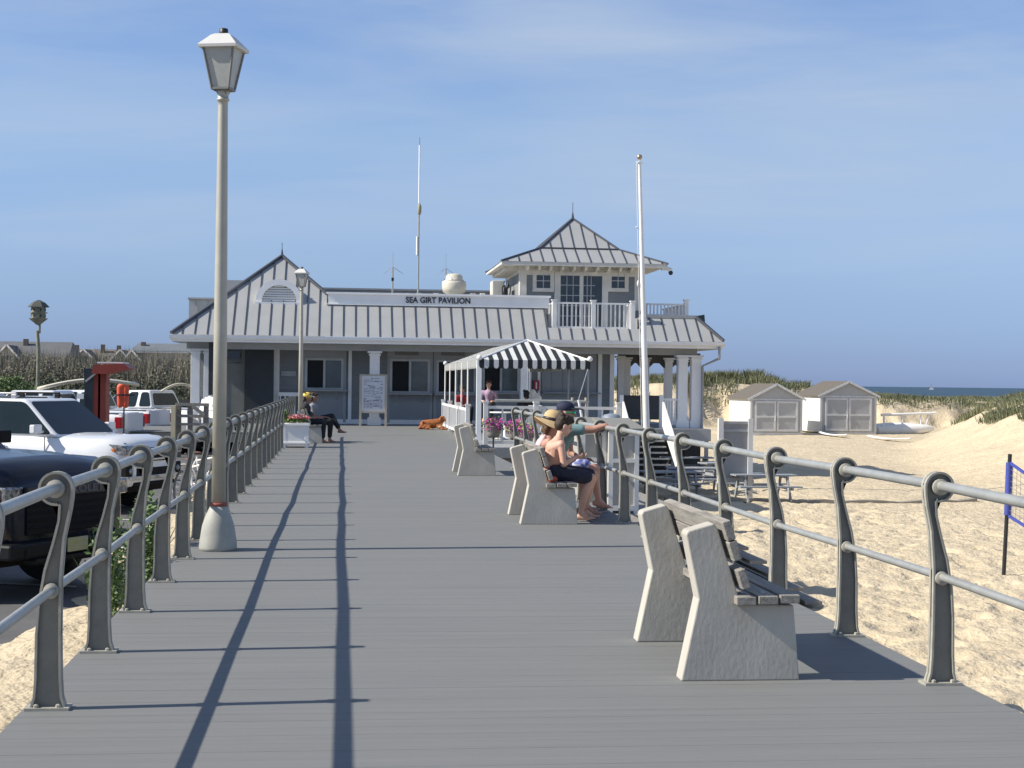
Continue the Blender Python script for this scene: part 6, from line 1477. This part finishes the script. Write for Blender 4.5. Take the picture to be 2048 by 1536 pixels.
# ---- generic small seated figures --------------------------------------
def seated(label, o, face, skinm, topm, legm, hairm_, s=1.0, cap=None, cross=False, lean=0, legs=True, arms=None):
    t = thing('person', label, 'person', o); o = Vector(o); f = Vector(face).normalized(); u = Vector((0, 0, 1)); r = f.cross(u)
    P = lambda x, y, z: o + (f * x + r * y + u * z) * s
    pel = P(0, 0, .1); ch = P(.02 + lean, 0, .42); nb = P(.03 + lean, 0, .54); hd = P(.06 + lean * 1.2, 0, .69)
    m = MB(); m.cap(nb - u * .04 * s, .05 * s, hd - u * .05 * s, .045 * s); e, Mx = head_mesh(m, hd, f + Vector((0, 0, -.15)), s)
    wr = []
    for y in (-1, 1):
        sh = P(.02 + lean, y * .18, .46); el = P(.08, y * .24, .2); w_ = P(.33, y * .12, .2); limb(m, (sh, el, w_), (.048 * s, .038 * s, .025 * s)); hand(m, w_, f, (0, 0, -1), s, .5, -y)
    if legs:
        for i_, y in enumerate((-1, 1)):
            hp = P(.03, y * .1, .08); kn = P(.48, y * .12, .1 + (.12 if cross and y < 0 else 0)); an = P(.46 + (.25 if cross and y < 0 else 0), y * (.12 if not (cross and y < 0) else -.05), -.36 if not (cross and y < 0) else -.12)
            limb(m, (hp, kn, lerp(kn, an, .33) - f * .02, an), (.09 * s, .06 * s, .058 * s, .034 * s)); foot(m, an, f, s)
    else: m.cap(pel, .12 * s, pel + u * .1, .1)
    m.build('body', skinm, t, voxel=.014)
    eyes(t, e, Mx, s); hair(t, e, Mx, s, hairm_, vox=.014, long_=.4)
    m = MB(); m.cap(pel, .14 * s, P(lean * .5, 0, .28), .12 * s); m.cap(P(lean * .5, 0, .28), .12 * s, ch, .135 * s); m.cap(ch, .12 * s, nb - u * .05 * s, .08 * s)
    for y in (-1, 1): sh = P(.02 + lean, y * .18, .46); el = P(.08, y * .24, .2); m.cap(ch + r * y * .06, .1 * s, sh, .066 * s); m.cap(sh, .066 * s, lerp(sh, el, .6), .058 * s)
    m.build('shirt', topm, t, voxel=.016)
    if legs:
        m = MB()
        for y in (-1, 1):
            hp = P(.03, y * .1, .08); kn = P(.48, y * .12, .1 + (.12 if cross and y < 0 else 0)); m.cap(hp, .115 * s, kn, .08 * s)
            an = P(.46 + (.25 if cross and y < 0 else 0), y * (.12 if not (cross and y < 0) else -.05), -.36 if not (cross and y < 0) else -.12); m.cap(kn, .078 * s, lerp(kn, an, .8), .06 * s)
        m.build('trousers', legm, t, voxel=.016)
    if cap is not None:
        m = MB(); m.ell(e(-.01, 0, .055), (.115 * s, .096 * s, .085 * s), M=Mx); c_ = m.build('cap', cap, t)
        m = MB(); m.ell(e(.11, 0, .05), (.08 * s, .075 * s, .012), M=Mx); q = m.build('cap_brim', white, None); q.data.transform(world_of(t).inverted()); q.parent = c_
    return t
clb = mat('cloth_black', (.015, .016, .02), .85, 0, .3, 12); clg = mat('cloth_grey', (.22, .23, .25), .85, 0, .15, 12); cld = mat('denim_blue', (.03, .07, .2), .85, 0, .2, 12)
seated('person in black with a yellow cap sitting on the left bench', (at(608, 830, 38.4).x, 38.35, .42), (1, -.05, 0), skin2, clb, clb, hairm, 1.0, mat('cap_yellow', (.65, .5, .1), .7, 0, .2, 20), lean=.02)
seated('person in grey and blue with crossed legs on the left bench', (at(632, 830, 39).x - .1, 39.05, .42), (1, -.1, 0), skin2, clg, clb, hairm, 1.0, None, True)
q = at(978, 790, 43.5); seated('person in a lilac shirt sitting under the striped canopy', (q.x, 43.5, q.z - .36), (-.2, -1, 0), skin, mat('lilac_shirt', (.42, .3, .42), .85, 0, .1, 10), clb, mat('brown_hair', None), .95, lean=.05, legs=True)
q = at(1052, 795, 41); seated('black haired person facing away at the terrace table', (q.x, 41, q.z - .62), (.3, 1, 0), skin2, clb, clb, mat('black_hair', (.008, .008, .01), .6), 1.0)
q = at(922, 790, 47.5); seated('person in a red shirt behind the left canopy poles', (q.x + .02, 47.5, q.z - .5), (.4, -1, 0), skin2, mat('red_shirt', (.45, .03, .05), .8), clb, hairm, .95)
q = at(1071, 791, 41.3); m = MB(); [m.ell((q.x + random.uniform(-.12, .12), 41.3, q.z + random.uniform(-.12, .1)), random.uniform(.06, .1)) for _ in range(8)]; m.cap((q.x, 41.3, q.z), .08, (q.x, 41.3, .78), .1)
tag(m.build('towel_heap', white, None, voxel=.02), 'white crumpled towel heap beside the black haired person', 'towel')
q = at(799, 765, 55.2); 
# ---- dog ---------------------------------------------------------------
Yd = 49.6; D = lambda px, py, dy=0: at(px, py, Yd + dy)
t = thing('dog', 'rust coloured long haired dog lying on the deck before the service windows', 'dog', (at(866, 855, Yd).x, Yd, 0))
m = MB()
m.cap(D(849, 849), .15, D(862, 848), .155); m.cap(D(862, 848), .155, D(877, 846), .15); m.cap(D(877, 844), .12, D(884, 840), .09)
m.ell(D(884.5, 837), (.095, .085, .09)); m.cap(D(887, 838, -.04), .055, D(893, 842, -.1), .034); 
for dy in (-.09, .09): m.cap(D(882, 835, dy), .03, D(880, 842, dy * 1.1), .022)
m.cap(D(880, 852, -.12), .06, D(888, 857, -.2), .038); m.cap(D(888, 857, -.2), .036, D(894, 858, -.28), .034); m.cap(D(876, 853, -.14), .055, D(884, 858, -.24), .035); m.ell(D(885, 858, -.26), (.05, .04, .03))
m.cap(D(851, 853, -.1), .1, D(860, 857, -.2), .05); m.cap(D(860, 857, -.2), .04, D(852, 858, -.26), .034); m.cap(D(860, 857, .1), .05, D(852, 858, .1), .04)
m.cap(D(844, 850), .06, D(839, 856, .1), .05); m.cap(D(839, 856, .1), .05, D(846, 859, .3), .03)
for _ in range(60): a = random.random(); m.ell(D(842 + 42 * a, 843 + random.uniform(0, 9), random.uniform(-.14, .0)), random.uniform(.02, .04), 6, 4)
b_ = m.build('body', mat('rust_fur', (.42, .15, .045), .9, 0, .3, 9, .006, 40, col2=(.2, .06, .02)), t, voxel=.014, smooth_it=2)
m = MB(); m.ell(D(893.6, 841, -.125), (.018, .015, .014)); m.build('nose', black, t)
for dy in (-.07, .02): m = MB(); m.ell(D(888.6, 835.5, dy - .05), .011); m.build('eye', black, t)
m = MB(); m.ell(D(881, 854, -.22), (.08, .03, .045)); m.ell(D(862, 858, -.23), (.07, .03, .02)); m.build('pale_feathering', mat('fur_pale', (.55, .33, .16), .9), t)
